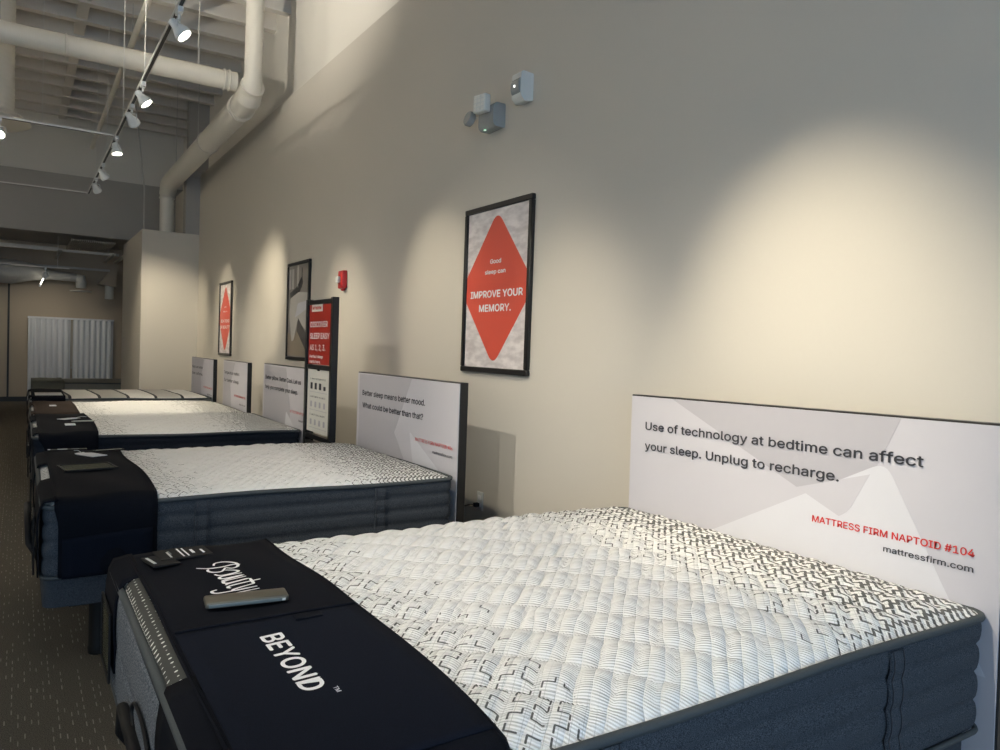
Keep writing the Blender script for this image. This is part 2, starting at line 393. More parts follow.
# storefront behind the camera
b = B()
box(b, LWX - .2, WX + .3, FRONT_Y - .2, FRONT_Y, 0, .35); box(b, LWX - .2, WX + .3, FRONT_Y - .2, FRONT_Y, 3.15, DECK)
box(b, LWX - .2, -4.4, FRONT_Y - .2, FRONT_Y, .35, 3.15); box(b, 2.1, WX + .3, FRONT_Y - .2, FRONT_Y, .35, 3.15)
struct('wall_front', b, M['wall'])
wn = 0
xs = [-4.4, -2.78, -1.15, 0.48, 2.1]
for a_, c_ in zip(xs, xs[1:]):
    wn += 1
    b = B()
    box(b, a_, a_ + .05, FRONT_Y - .15, FRONT_Y - .05, .35, 3.15); box(b, c_ - .05, c_, FRONT_Y - .15, FRONT_Y - .05, .35, 3.15)
    box(b, a_ + .05, c_ - .05, FRONT_Y - .15, FRONT_Y - .05, .35, .40); box(b, a_ + .05, c_ - .05, FRONT_Y - .15, FRONT_Y - .05, 3.10, 3.15)
    wo = struct('window_%d' % wn, b, M['blackf'])
    tag(obj('pane', box(B(), a_ + .05, c_ - .05, FRONT_Y - .105, FRONT_Y - .098, .40, 3.10), M['glass'], wo), kind='structure')
# back wall door frame on the left
b = B(); box(b, -0.22, -0.185, BY - .03, BY, 0, 2.55); box(b, -1.6, -.22, BY - .03, BY, 2.52, 2.57)
struct('door_1', b, M['base'])
struct('trim_2', box(B(), -1.6, -.22, BY - .012, BY, .1, 2.52), M['backw'])

# ================================================================ mattresses
def rrect(hx, hy, r, n=10, step=0.03):
    """closed outline (rounded rectangle), list of (x,y), evenly dense"""
    P = []
    for cx, cy, a0 in ((hx - r, hy - r, 0), (-hx + r, hy - r, PI / 2), (-hx + r, -hy + r, PI), (hx - r, -hy + r, 1.5 * PI)):
        for k in range(n + 1):
            a = a0 + PI / 2 * k / n; P.append((cx + r * math.cos(a), cy + r * math.sin(a)))
    out = []
    for i in range(len(P)):
        a = Vector(P[i]); c = Vector(P[(i + 1) % len(P)]); L = (c - a).length; m_ = max(1, int(L / step))
        for k in range(m_): out.append(tuple(a + (c - a) * k / m_))
    return out
class Bed: pass
def dome(bd, x, y):
    """height above z1 of the top at local x,y"""
    u = min(1, abs(x) / bd.hx); v = min(1, abs(y) / bd.hy)
    cr = bd.crown + (bd.crown_foot - bd.crown) * max(0, min(1, (.25 - x / bd.hx) / 1.05))
    return cr * (1 - u ** 6) * (1 - v ** 5)
def mattress(bd, kind, mats, label, group=None, fine=1.0):
    hx, hy, H = bd.hx, bd.hy, bd.z1 - bd.z0
    t = empty('mattress', (bd.cx, bd.cy, bd.z0), 0, label, 'mattress', group)
    step = 0.03 / fine
    ol = rrect(hx, hy, 0.055, 10, step)
    # sides: channels
    nch = 4; rows = []; NR = 6 * nch if fine >= 1 else 3 * nch
    for j in range(NR + 1):
        s = j / NR; z = 0.012 + (H - 0.024) * s
        bul = abs(math.sin(s * nch * PI)) ** 0.5 * 0.009
        rows.append((z, bul - 0.004))
    b = B(); vr = []
    for z, of in rows:
        f = [(x * (1 + of / hx), y * (1 + of / hy)) for x, y in ol]
        vr.append([b.verts.new((x + noise.noise(Vector((x * 3, y * 3, z * 5 + bd.cx * 7))) * .003, y + noise.noise(Vector((y * 3, x * 3, z * 6 + 4 + bd.cy))) * .004, z)) for x, y in f])
    n = len(ol)
    for A, D in zip(vr, vr[1:]):
        for k in range(n): b.faces.new((A[k], A[(k + 1) % n], D[(k + 1) % n], D[k]))
    b.faces.new(vr[0][::-1]); b.faces.new(vr[-1])
    obj('border', b, mats[0], t, 'all')
    # piping rings
    for z, nm in ((0.012, 'lower_piping'), (H - 0.010, 'upper_piping')):
        b = B(); pts = []
        for i, (x, y) in enumerate(ol):
            pts.append((x * (1 + .004 / hx), y * (1 + .004 / hy), z + 0.004 * math.sin(x * 5.1 + y * 3 + bd.cy)))
        tube(b, pts, 0.011 if nm == 'upper_piping' else .008, 8, closed=True); obj(nm, b, mats[1], t, 'all')
    # top panel
    b = B(); NRG = int(52 * fine); rings = []
    def tz(x, y, r):
        u, v = (x + y) * .7071, (x - y) * .7071
        q = (abs(math.sin(PI * u / .15)) * abs(math.sin(PI * (v / .080 + .5 * math.floor(u / .15))))) ** 0.6
        fade = min(1, (1 - r) * 9)
        q2 = noise.noise(Vector((x * 3, y * 3, bd.cy))) * 0.006
        return dome(bd, x, y) + (q * bd.tuft - bd.tuft * .6 + q2) * fade - 0.022 * r ** 26
    # concentric rings blended with a straight-sided core
    for j in range(NRG, 0, -1):
        r = j / NRG
        rings.append([b.verts.new((x * r, y * r, H + .012 + tz(x * r, y * r, r))) for x, y in ol])
    cv = b.verts.new((0, 0, H + .012 + tz(0, 0, 0)))
    for A, D in zip(rings, rings[1:]):
        for k in range(n): b.faces.new((A[k], A[(k + 1) % n], D[(k + 1) % n], D[k]))
    for k in range(n): b.faces.new((rings[-1][k], rings[-1][(k + 1) % n], cv))
    obj('top_panel', b, mats[2], t, 'all')
    # vertical handle bands on both long sides
    if kind == 'band':
        for sy in (-1, 1):
            for bx_ in (-0.36 * hx * 1.0, 0.50 * hx * 1.1):
                b = B(); pv = []
                for j in range(13):
                    s = j / 12; z = .02 + (H - .045) * s
                    bul = abs(math.sin(s * nch * PI)) ** 0.45 * 0.006 + 0.008
                    pv.append([(bx_ - .032, z, bul - .006), (bx_ - .030, z, bul), (bx_ + .030, z, bul), (bx_ + .032, z, bul - .006)])
                vv = [[b.verts.new((x, sy * (hy + o_), z)) for x, z, o_ in row] for row in pv]
                for A, D in zip(vv, vv[1:]):
                    for k in range(3): b.faces.new((A[k], A[k + 1], D[k + 1], D[k]))
                o = obj('side_band', b, mats[0], t, False)
                for sx in (-1, 1):
                    b = B(); tube(b, [(bx_ + sx * .022, sy * (hy + abs(math.sin(j / 12 * nch * PI)) ** .45 * .006 + .0095), .02 + (H - .045) * j / 12) for j in range(13)], .0015, 5)
                    obj('stitching', b, M['ink'], o)
    return t
def top_world(bd, X_, Y_):
    return bd.z1 + .012 + dome(bd, X_ - bd.cx, Y_ - bd.cy)
def bed(x0, x1, y0, y1, z0=0.39, z1=0.695, crown=0.022, tuft=0.012):
    bd = Bed(); bd.cx = (x0 + x1) / 2; bd.cy = (y0 + y1) / 2; bd.hx = (x1 - x0) / 2; bd.hy = (y1 - y0) / 2
    bd.z0 = z0; bd.z1 = z1 - .012; bd.crown = crown; bd.crown_foot = crown * .35; bd.tuft = tuft; bd.x0, bd.x1, bd.y0, bd.y1 = x0, x1, y0, y1
    return bd
def bed_base(bd, label, top=None, inset=.02, retainer=True):
    top = bd.z0 if top is None else top
    t = empty('bed_base', (bd.cx, bd.cy, 0), 0, label, 'bed base', None)
    hx, hy = bd.hx - inset, bd.hy - inset
    b = B(); zt = top - .001; zb = top - .115
    ol = rrect(hx, hy, .05, 6, .2); A = [b.verts.new((x, y, zb)) for x, y in ol]; D = [b.verts.new((x, y, zt)) for x, y in ol]
    b.faces.new(A[::-1]); b.faces.new(D); n = len(ol)
    for k in range(n): b.faces.new((A[k], A[(k + 1) % n], D[(k + 1) % n], D[k]))
    fr = obj('frame', b, M['basef'], t, True)
    b = B(); box(b, -hx + .1, hx - .1, -hy + .1, hy - .1, zb - .035, zb); obj('mechanism', b, M['black'], fr)
    for sx in (-1, 1):
        for sy in (-1, 1):
            b = B(); px = sx * (hx - .22); py = sy * (hy - .17)
            lathe(b, [(.040, 0), (.042, .004), (.042, .03), (.040, .034), (.040, zb), (.055, zb)], Matrix.Translation((px, py, 0)), 18)
            obj('leg', b, M['leg'], t, True)
    if retainer:
        b = B(); xx = -hx - .0; tube(b, [(xx + .08, -.30, top - .07), (xx, -.30, top - .03), (xx - .045, -.27, top + .05), (xx - .05, -.2, top + .14), (xx - .05, .2, top + .14), (xx - .045, .27, top + .05), (xx, .30, top - .03), (xx + .08, .30, top - .07)], .014, 10)
        obj('retainer_bar', b, M['black'], t, 'all')
    return t
def headboard_sign(xf, y0, y1, ztop, label, th=.05):
    """board with a printed face toward -X, black edges"""
    t = empty('headboard_sign', (xf, (y0 + y1) / 2, 0), 0, label, 'headboard sign', 'printed headboard signs behind the beds'); cy = (y0 + y1) / 2
    w2 = (y1 - y0) / 2
    b = B(); box(b, .004, th, -w2, w2, 0.0, ztop, .003, 1); obj('board', b, M['blackf'], t)
    b = B(); box(b, 0, .004, -w2 + .006, w2 - .006, .02, ztop - .006); obj('face_print', b, M['sign'], t)
    return t
def runner(bd, xl, xr, edge, label, mat_, mat2, hang=0.30, name='foot_protector', group=None, near_flap=(0, .5), far_flap=.18, wav=0.02, hx0=None, hem=True, fine=True, zb=None, pockets=True):
    """cloth lying over the foot end of a bed and hanging down on the long sides and, at the corners, on the foot side"""
    t = empty(name, (bd.cx, bd.cy, bd.z0), 0, label, 'foot protector', group)
    W = Vector((bd.cx, bd.cy, bd.z0)); H = bd.z1 - bd.z0
    off = .016 + bd.tuft * .3
    hy = bd.hy + .022
    path = []   # (y_local, z_local or None for top)
    nh = 8
    for k in range(nh + 1): path.append((-hy - .004 * math.sin(k * 1.1), H - hang + (hang - .035) * k / nh, 's'))
    for k in range(1, 5): a = PI / 2 * k / 5; path.append((-hy + .04 * (1 - math.cos(a)), H - .035 + .045 * math.sin(a), 's'))
    ny = 40
    for k in range(ny + 1): path.append((-hy + .045 + (2 * hy - .09) * k / ny, None, 't'))
    for k in range(4, 0, -1): a = PI / 2 * k / 5; path.append((hy - .04 * (1 - math.cos(a)), H - .035 + .045 * math.sin(a), 's'))
    for k in range(nh, -1, -1): path.append((hy + .003 * math.sin(k * 1.7), H - hang + (hang - .035) * k / nh, 's'))
    nx = 14; b = B(); V = []
    for i, (py, pz, kd) in enumerate(path):
        row = []
        for j in range(nx + 1):
            s = j / nx
            e = xr + edge(py + bd.cy)
            xa = xl
            if kd == 's' and hx0 is not None and pz < H - .02:
                xa = xl + (hx0 - xl) * min(1, (H - .02 - pz) / .06)
            X_ = xa + (e - xa) * s - bd.cx
            z = pz if kd == 's' else H + off + dome(bd, X_, py) + .004 * math.sin(X_ * 19 + py * 7) * wav / .02
            if kd == 's' and pz > H - .036: z += dome(bd, X_, py) + .003
            oy = 0
            if kd == 's' and pz <= H - .035: oy = (-1 if py < 0 else 1) * .005 * math.sin(X_ * 22 + bd.cy)
            row.append(b.verts.new((X_, py + oy, z)))
        V.append(row)
    for A, D in zip(V, V[1:]):
        for j in range(nx): b.faces.new((A[j], A[j + 1], D[j + 1], D[j]))
    o = obj('cloth', b, mat_, t, 'all'); sm = o.modifiers.new('s', 'SOLIDIFY'); sm.thickness = .005; sm.offset = 1
    # bound edges
    for jj in (0, nx):
        b = B(); me_ = [(Vector(o.data.vertices[i * (nx + 1) + jj].co)) for i in range(len(path))]
        tube(b, [p + Vector((0, 0, .003)) for p in me_], .0042, 6); obj('edge_binding', b, mat_, o, 'all')
    xe = bd.x0 - bd.cx - .012
    def flap(ya, yb, zb, nm='corner_flap'):
        """from runner's left edge over the foot edge and down the foot side"""
        ya -= bd.cy; yb -= bd.cy; b = B(); V = []
        pr = [(xl - bd.cx + .01, None), ((xl - bd.cx + xe) / 2 + .02, None), (xe + .045, None), (xe + .012, H + .012), (xe, H - .012), (xe - .006, H - .05)]
        for k in range(1, 7): pr.append((xe - .006 - .003 * math.sin(k), H - .05 - (H - .05 - (zb - bd.z0)) * k / 6))
        for i, (px, pz) in enumerate(pr):
            row = []
            for j in range(9):
                y_ = ya + (yb - ya) * j / 8
                cut = max(0, (i - 3)) * .004
                y_ = y_ * 1 + (cut if j == 0 else (-cut if j == 8 else 0))
                z = pz if pz is not None else H + off * .9 + dome(bd, px, y_) + (.0015 if i == 0 else 0)
                row.append(b.verts.new((px, y_, z)))
            V.append(row)
        for A, D in zip(V, V[1:]):
            for j in range(8): b.faces.new((A[j], A[j + 1], D[j + 1], D[j]))
        f = obj(nm, b, mat_, t, 'all'); s_ = f.modifiers.new('s', 'SOLIDIFY'); s_.thickness = .005; s_.offset = 0
        if pockets:
            b = B(); ym = (ya + yb) / 2; hw = min(.11, (yb - ya) / 2 - .02)
            box(b, xe - .020, xe - .017, ym - hw, ym + hw, zb - bd.z0 - .02, H - .08); pk = obj('clear_pocket', b, M['vinyl'], f)
            b = B(); box(b, xe - .0165, xe - .0155, ym - hw + .01, ym + hw - .01, zb - bd.z0 - .01, H - .09); obj('card', b, M['card'], pk)
            b = B(); r = .004
            for a_, c_ in (((ym - hw, zb - bd.z0 - .02), (ym - hw, H - .08)), ((ym + hw, zb - bd.z0 - .02), (ym + hw, H - .08)), ((ym - hw, zb - bd.z0 - .02), (ym + hw, zb - bd.z0 - .02)), ((ym - hw, H - .08), (ym + hw, H - .08))):
                tube(b, [(xe - .0185, a_[0], a_[1]), (xe - .0185, c_[0], c_[1])], r, 6)
            obj('pocket_binding', b, M['black'], pk)
        return f
    if near_flap: flap(bd.y0 + near_flap[0], bd.y0 + near_flap[1], zb or bd.z0 + .01)
    if far_flap: flap(bd.y1 - far_flap, bd.y1 - .0, zb or bd.z0 + .01)
    return t
def on_cloth(bd, xy, lift=.0):
    return bd.z0 + (bd.z1 - bd.z0) + .016 + bd.tuft * .3 + dome(bd, xy[0] - bd.cx, xy[1] - bd.cy) + .005 + .003 + lift

# --- bed 1
b1 = bed(0.250, 2.328, 1.02, 2.545, z0=.365, z1=.722, crown=.050, tuft=.016)
bed_base(b1, 'adjustable bed base with black legs under the nearest mattress')
mt1 = mattress(b1, 'band', (M['side'], M['tape'], M['tick']), 'nearest thick mattress with white zigzag quilted top and slate sides', None, 2.4)
# foot end of mattress 1: lighter heathered panel, dotted border and carry handle
H1 = b1.z1 - b1.z0
b = B(); pts = [(-b1.hy + .10, .03), (b1.hy - .10, .03), (b1.hy - .10, H1 - .03), (-b1.hy + .10, H1 - .03)]
nj = 26
V = []
for j in range(nj + 1):
    s = j / nj; z = .025 + (H1 - .05) * s
    V.append([b.verts.new((-b1.hx - .013 + .004 * (1 - abs(math.sin(s * 2 * PI)) ** .3) - .0015, -b1.hy + .09 + (2 * b1.hy - .18) * i / 40, z)) for i in range(41)])
for A, D in zip(V, V[1:]):
    for i in range(40): b.faces.new((A[i], A[i + 1], D[i + 1], D[i]))
fp_ = tag(obj('foot_panel', b, M['foot'], mt1, 'all'), 'lighter heathered grey foot panel')
b = B(); V = []
for i in range(9):
    s = i / 8; x = -b1.hx + .004 + .062 * s
    V.append([b.verts.new((x, -b1.hy + .09 + (2 * b1.hy - .18) * k / 40, H1 + .016 + b1.tuft * .25 + dome(b1, x, -b1.hy + .09 + (2 * b1.hy - .18) * k / 40) - .020 * (1 - s) ** 5)) for k in range(41)])
for A, D in zip(V, V[1:]):
    for k in range(40): b.faces.new((A[k], A[k + 1], D[k + 1], D[k]))
tag(obj('dotted_border', b, M['dots'], mt1, 'all'), 'dark grey border with rows of white dots')
b = B(); pts = [(-b1.hx - .022, -.03 + .13 * math.cos(a), .175 + .045 * math.sin(a)) for a in [2 * PI * k / 24 for k in range(24)]]
tube(b, pts, .0045, 6, closed=True); hd = obj('carry_handle', b, M['black'], mt1, 'all')
b = B(); V = [b.verts.new((-b1.hx - .019, -.03 + .122 * math.cos(a), .175 + .038 * math.sin(a))) for a in [2 * PI * k / 24 for k in range(24)]]; b.faces.new(V)
obj('handle_patch', b, M['foot'], hd)
edge1 = lambda y: 0.018 * math.sin((y - 1.0) * 4.3) + 0.025 * math.exp(-((y - 2.0) / .25) ** 2)
r1 = runner(b1, 0.290, 0.700, edge1, 'navy foot protector with white lettering draped across the nearest mattress', M['runner'], M['runner2'], near_flap=(.0, .53), far_flap=.27, zb=.46, hx0=.30)
# pocket on the nearer half of runner 1 (slightly bluer cloth with a hem across)
b = B(); V = []
for i in range(31):
    y_ = 1.07 + (1.765 - 1.07) * i / 30
    row = []
    for j in range(13):
        x_ = .297 + (0.693 + edge1(y_) - .297) * j / 12; yy = y_ - .045 * (j / 12) * (i / 30)
        row.append(b.verts.new((x_ - b1.cx, yy - b1.cy, on_cloth(b1, (x_, yy)) - b1.z0 + .001)))
    V.append(row)
for A, D in zip(V, V[1:]):
    for j in range(12): b.faces.new((A[j], A[j + 1], D[j + 1], D[j]))
hemrow = [Vector(v.co) for v in V[-1]]
po_ = obj('pocket', b, M['runner2'], r1, 'all'); s_ = po_.modifiers.new('s', 'SOLIDIFY'); s_.thickness = .002; s_.offset = 1
b = B(); tube(b, [p + Vector((0, 0, .004)) for p in hemrow], .004, 6); obj('pocket_hem', b, M['runner'], po_, 'all')
b = B(); zt = on_cloth(b1, (.57, 1.73)) - b1.z0; box(b, .545 - b1.cx, .610 - b1.cx, 1.685 - b1.cy, 1.715 - b1.cy, zt + .003, zt + .008, .002); obj('pull_tab', b, M['runner'], po_)
def cloth_text(bd, parent, s, x0, x1, y0, y1, m, bold=.012, name='lettering', lift=.0045):
    """reads toward -Y, tops toward +X"""
    b = text_bm(s, bold); h = (x1 - x0) / CAP
    for v in b.verts:
        X_ = x0 + v.co.y * h; Y_ = y0 + (y1 - y0) * v.co.x
        v.co = Vector((X_ - bd.cx, Y_ - bd.cy, on_cloth(bd, (X_, Y_)) - bd.z0 + lift + v.co.z * 1e-4))
    return obj(name, b, m, parent, auto='keep')
def up_faces(o):
    me = o.data
    if me.polygons and sum(p.normal.z for p in me.polygons) < 0: me.flip_normals()
up_faces(cloth_text(b1, r1, 'BEYOND', .450, .515, 1.638, 1.338, M['white'], .018))
up_faces(cloth_text(b1, r1, 'TM', .503, .516, 1.329, 1.306, M['white'], .01))
# hand-drawn script word, strokes in metres: (x toward wall, y depth)
SCR = [[(.438,2.388),(.48,2.366),(.53,2.36),(.575,2.367),(.60,2.356)],
       [(.505,2.385),(.515,2.408),(.545,2.412),(.575,2.395),(.592,2.368),(.585,2.338),(.56,2.328),(.54,2.345)],
       [(.54,2.345),(.515,2.312),(.485,2.316),(.470,2.336),(.475,2.356)],
       [(.53,2.318),(.56,2.302),(.572,2.287),(.555,2.275),(.515,2.270),(.492,2.276),(.482,2.292)],
       [(.578,2.262),(.53,2.262),(.497,2.258),(.488,2.245),(.505,2.235),(.575,2.240),(.50,2.222),(.488,2.212)],
       [(.580,2.222),(.505,2.212),(.488,2.200),(.505,2.186),(.580,2.198),(.505,2.182),(.49,2.172)],
       [(.618,2.172),(.510,2.160),(.490,2.148),(.497,2.138)], [(.585,2.192),(.583,2.142)],
       [(.585,2.140),(.53,2.128),(.50,2.118),(.51,2.108),(.585,2.112)], [(.585,2.112),(.48,2.108),(.435,2.112),(.428,2.132),(.448,2.140)],
       [(.585,2.088),(.49,2.082),(.56,2.068),(.585,2.056),(.575,2.046)]]
def smooth_pts(P, n=6):
    out = []
    for i in range(len(P) - 1):
        p0 = Vector(P[max(0, i - 1)]); p1 = Vector(P[i]); p2 = Vector(P[i + 1]); p3 = Vector(P[min(len(P) - 1, i + 2)])
        for k in range(n):
            t_ = k / n
            out.append(0.5 * ((2 * p1) + (p2 - p0) * t_ + (2 * p0 - 5 * p1 + 4 * p2 - p3) * t_ * t_ + (3 * p1 - p0 - 3 * p2 + p3) * t_ ** 3))
    out.append(Vector(P[-1])); return out
b = B()
for st in SCR:
    P = smooth_pts([((a_ - .43) * .70 + .425, c_ * .937) for a_, c_ in st]); L = []; N_ = len(P)
    for i, p in enumerate(P):
        d = (P[min(N_ - 1, i + 1)] - P[max(0, i - 1)]).normalized(); nn = Vector((-d.y, d.x)); wd = .0037 * (0.75 + .45 * math.sin(PI * i / N_))
        L.append([b.verts.new((q.x - b1.cx, q.y - b1.cy, on_cloth(b1, q) - b1.z0 + .001 + .0004 * SCR.index(st))) for q in (p + nn * wd, p - nn * wd)])
    for a_, c_ in zip(L, L[1:]): b.faces.new((a_[0], a_[1], c_[1], c_[0]))
up_faces(obj('script_lettering', b, M['white'], r1))
# silver remote across the script word
t = empty('remote_control', (.482, 1.882, on_cloth(b1, (.482, 1.882)) + .0025), math.radians(-7), 'silver remote control lying on the navy cloth of the nearest bed', 'remote control')
b = B(); box(b, -.098, .098, -.032, .032, 0, .017, .006, 3); obj('case', b, M['silver'], t, True)
b = B(); box(b, -.090, .090, -.0335, -.030, .003, .011, .001, 1); obj('side_strip', b, M['silver2'], t)
b = B(); box(b, .081, .089, -.0350, -.033, .004, .010, .001, 1); obj('side_button', b, M['device'], t)
# dark leaflets at far corner of runner 1
def leaflet(loc, rz, L, Wd, label, lines, mm='black', group=None):
    t = empty('leaflet', loc, rz, label, 'leaflet', group)
    b = B(); box(b, -L / 2, L / 2, -Wd / 2, Wd / 2, 0, .006, .0015, 1); obj('card', b, M[mm], t)
    for (x0, x1, y0, y1, m_) in lines:
        b = B(); box(b, x0, x1, y0, y1, .0061, .0072); obj('print', b, M[m_], t)
    return t
leaflet((.355, 2.36, on_cloth(b1, (.355, 2.36)) + .002), math.radians(12), .075, .11, 'small dark card with pale label at the far corner of the nearest navy cloth', [(-.03, -.022, -.03, .04, 'device')])
leaflet((.425, 2.41, on_cloth(b1, (.425, 2.41)) + .003), math.radians(5), .15, .11, 'dark leaflet with white lines beside the script word', [(-.045, -.04, -.04, .02, 'device'), (-.01, -.006, -.045, .045, 'white'), (.004, .008, -.045, .045, 'white'), (.022, .03, -.02, .02, 'white'), (.05, .056, -.03, .01, 'white'), (-.04, -.034, -.01, .03, 'silver2')])
# headboard sign 1
s1 = headboard_sign(2.33, 0.985, 2.525, 1.225, 'large white sign about technology at bedtime behind the nearest mattress')
s1.location.z = .009; s1.location.y -= .011; s1.rotation_euler.x = -.012
def sign_poly(t, P, r, m_, x, nm='printed_shape'):
    b = B(); prism(b, rpoly(P, r), 'x', x, x - .0006); return obj(nm, b, M[m_], t)
cy1 = (0.985 + 2.525) / 2
def sh(P, c): return [(y - c, z + 1.4) for y, z in P]
sign_poly(s1, sh([(2.27, -.182), (1.457, -.545), (1.29, -.182)], cy1), [0, .05, 0], 'signv', -.0002)
sign_poly(s1, sh([(1.335, -.325), (1.02, -.90), (2.50, -.96), (2.50, -.93)], cy1), [.05, 0, 0, 0], 'signl', -.0009)
sign_poly(s1, sh([(1.655, -.456), (1.385, -.372), (1.457, -.51), (1.49, -.528)], cy1), [0, .0, .03, 0], 'sign', -.0016)
text_x('Use of technology at bedtime can affect', -.0024, 2.425 - cy1, 1.215 - cy1, 1.4 - .325, .048, M['ink'], s1, .014)
text_x('your sleep. Unplug to recharge.', -.0024, 2.425 - cy1, 1.493 - cy1, 1.4 - .412, .048, M['ink'], s1, .014)
text_x('MATTRESS FIRM NAPTOID #104', -.0024, 1.588 - cy1, 1.06 - cy1, 1.4 - .565, .031, M['red'], s1, .014)
text_x('mattressfirm.com', -.0024, 1.331 - cy1, 1.062 - cy1, 1.4 - .610, .026, M['ink'], s1, .012)

# --- bed 2
b2 = bed(0.09, 2.00, 3.55, 5.06, z1=.715, crown=.03)
bed_base(b2, 'adjustable bed base with slate frame and black leg under the second mattress', inset=.0)
mattress(b2, 'band', (M['side'], M['tape'], M['tick2']), 'second mattress with fine zigzag top and slate banded sides', None, 1.4)
edge2 = lambda y: 0.012 * math.sin((y - 3.5) * 4) + .01
r2 = runner(b2, 0.13, 0.50, edge2, 'plain navy foot protector hanging over the side of the second mattress', M['runner'], M['runner2'], near_flap=(.0, .55), far_flap=.5, hx0=.145)
# side pocket on the near hang of runner 2
b = B(); yy = -b2.hy - .032; V = []
for i in range(9):
    row = []
    for j in range(9):
        x_ = .155 + (.495 - .155) * j / 8; row.append(b.verts.new((x_ - b2.cx, yy - .003 * math.sin(j) - .002 * i / 8, .01 + (.165 + .02 * j / 8) * i / 8)))
    V.append(row)
for A, D in zip(V, V[1:]):
    for j in range(8): b.faces.new((A[j], A[j + 1], D[j + 1], D[j]))
po2 = obj('pocket', b, M['runner2'], r2, 'all'); s_ = po2.modifiers.new('s', 'SOLIDIFY'); s_.thickness = .003
# things on runner 2
def lay(bd, x, y, dz=.001): return (x, y, on_cloth(bd, (x, y)) + dz)
t = empty('card_holder', lay(b2, .295, 4.28, .002), math.radians(8), 'clear card holder with dark rim lying on the second navy cloth', 'card holder')
b = B()
for a_ in ((-.12, .12, -.10, -.09), (-.12, .12, .09, .10), (-.12, -.11, -.09, .09), (.11, .12, -.09, .09)): box(b, a_[0], a_[1], a_[2], a_[3], 0, .006)
obj('rim', b, M['black'], t)
b = B(); box(b, -.11, .11, -.09, .09, .001, .003); obj('card', b, M['card'], t)
b = B(); box(b, -.11, .11, -.09, .09, .0035, .0045); obj('clear_sheet', b, M['vinyl'], t)
def price_tag(loc, rz, label, s=1.0):
    t = empty('price_tag', loc, rz, label, 'tag', None)
    b = B(); P = [(-.045, -.09), (.045, -.09), (.045, .05), (.02, .07), (.03, .10), (-.03, .09), (-.045, .05)]
    prism(b, [(x * s, y * s) for x, y in rpoly(P, .006, 3)], 'z', 0, .003); obj('card', b, M['tagm'], t)
    b = B(); tube(b, [(0, .07 * s, .004), (.01, .12 * s, .012), (.02, .17 * s, .006)], .0015, 6); obj('string', b, M['tagm'], t)
    return t
price_tag(lay(b2, .335, 4.72, .003), math.radians(30), 'white paper tag lying flat on the second navy cloth')
leaflet(lay(b2, .24, 5.00, .003), math.radians(0), .20, .05, 'dark pen-like strip at the far edge of the second navy cloth', [(-.05, .0, -.01, .01, 'device'), (-.098, -.085, -.012, .012, 'white'), (.02, .06, -.006, .006, 'silver2')])
leaflet(lay(b2, .44, 4.86, .003), math.radians(14), .17, .045, 'brown curled strip beside the white tag on the second navy cloth', [(-.07, .07, -.012, .0, 'card')])
s2 = headboard_sign(2.05, 3.60, 5.09, 1.215, 'white sign about better mood with thick black edge behind the second mattress', .055)
cy2 = (3.60 + 5.09) / 2
sign_poly(s2, sh([(5.05, -.20), (4.206, -.192), (4.44, -.55), (4.39, -.60), (4.20, -.80), (3.95, -1.3), (5.05, -1.3)], cy2), 0, 'signv', -.0002)
sign_poly(s2, sh([(4.22, -.52), (3.62, -.80), (3.62, -1.3), (3.97, -1.3)], cy2), [.03, 0, 0, 0], 'signl', -.0008)
text_x('Better sleep means better mood.', -.001, 4.99 - cy2, 4.015 - cy2, 1.4 - .345, .050, M['ink'], s2, .020)
text_x('What could be better than that?', -.001, 4.985 - cy2, 4.035 - cy2, 1.4 - .432, .050, M['ink'], s2, .020)
text_x('MATTRESS FIRM NAPTOID #86', -.0018, 4.13 - cy2, 3.66 - cy2, 1.4 - .568, .030, M['red'], s2, .004)
text_x('mattressfirm.com', -.0018, 3.90 - cy2, 3.66 - cy2, 1.4 - .615, .024, M['ink'], s2, .01)

# --- bed 3
b3 = bed(0.09, 1.98, 6.14, 7.66, crown=.03)
bed_base(b3, 'bed base with black legs under the third mattress', retainer=False)
mattress(b3, 'plain', (M['side_dk'], M['tape'], M['tick2']), 'third mattress with fine zigzag top and dark navy side', None, 1.0)
r3 = runner(b3, 0.12, 0.49, lambda y: .01 * math.sin(y * 3), 'black navy foot protector on the third mattress with white tags on it', M['runner'], M['runner2'], near_flap=(.05, .5), far_flap=.5, hx0=.16)
price_tag(lay(b3, .345, 7.02, .003), math.radians(-50), 'small white tag on the third bed cloth, nearest the far edge', .9)
leaflet(lay(b3, .43, 6.75, .003), math.radians(10), .16, .05, 'pale folded strip beside the tags on the third bed cloth', [(-.07, .07, -.02, .02, 'device')], 'card')
leaflet(lay(b3, .33, 6.55, .003), 0, .07, .10, 'little white square label on the third bed cloth in front of the tag', [(-.03, .03, -.04, .04, 'tagm')], 'tagm')
s3 = headboard_sign(2.0, 6.02, 7.38, 1.20, 'white sign about better pillow partly hidden by the red and white stand')
cy3 = (6.02 + 7.38) / 2
sign_poly(s3, sh([(7.34, -.22), (6.65, -.22), (6.50, -.60), (6.72, -1.3), (7.34, -1.3)], cy3), 0, 'signv', -.0002)
sign_poly(s3, sh([(6.62, -.60), (6.05, -.9), (6.05, -1.3), (6.75, -1.3)], cy3), [.03, 0, 0, 0], 'signl', -.0008)
text_x('Better pillow. Better Cool. Let us', -.001, 7.30 - cy3, 6.22 - cy3, 1.4 - .345, .052, M['ink'], s3, .018)
text_x('help you complete your sleep.', -.001, 7.30 - cy3, 6.30 - cy3, 1.4 - .435, .052, M['ink'], s3, .018)
text_x('MATTRESS FIRM NAPTOID #86', -.0018, 6.50 - cy3, 6.06 - cy3, 1.4 - .60, .030, M['red'], s3, .004)
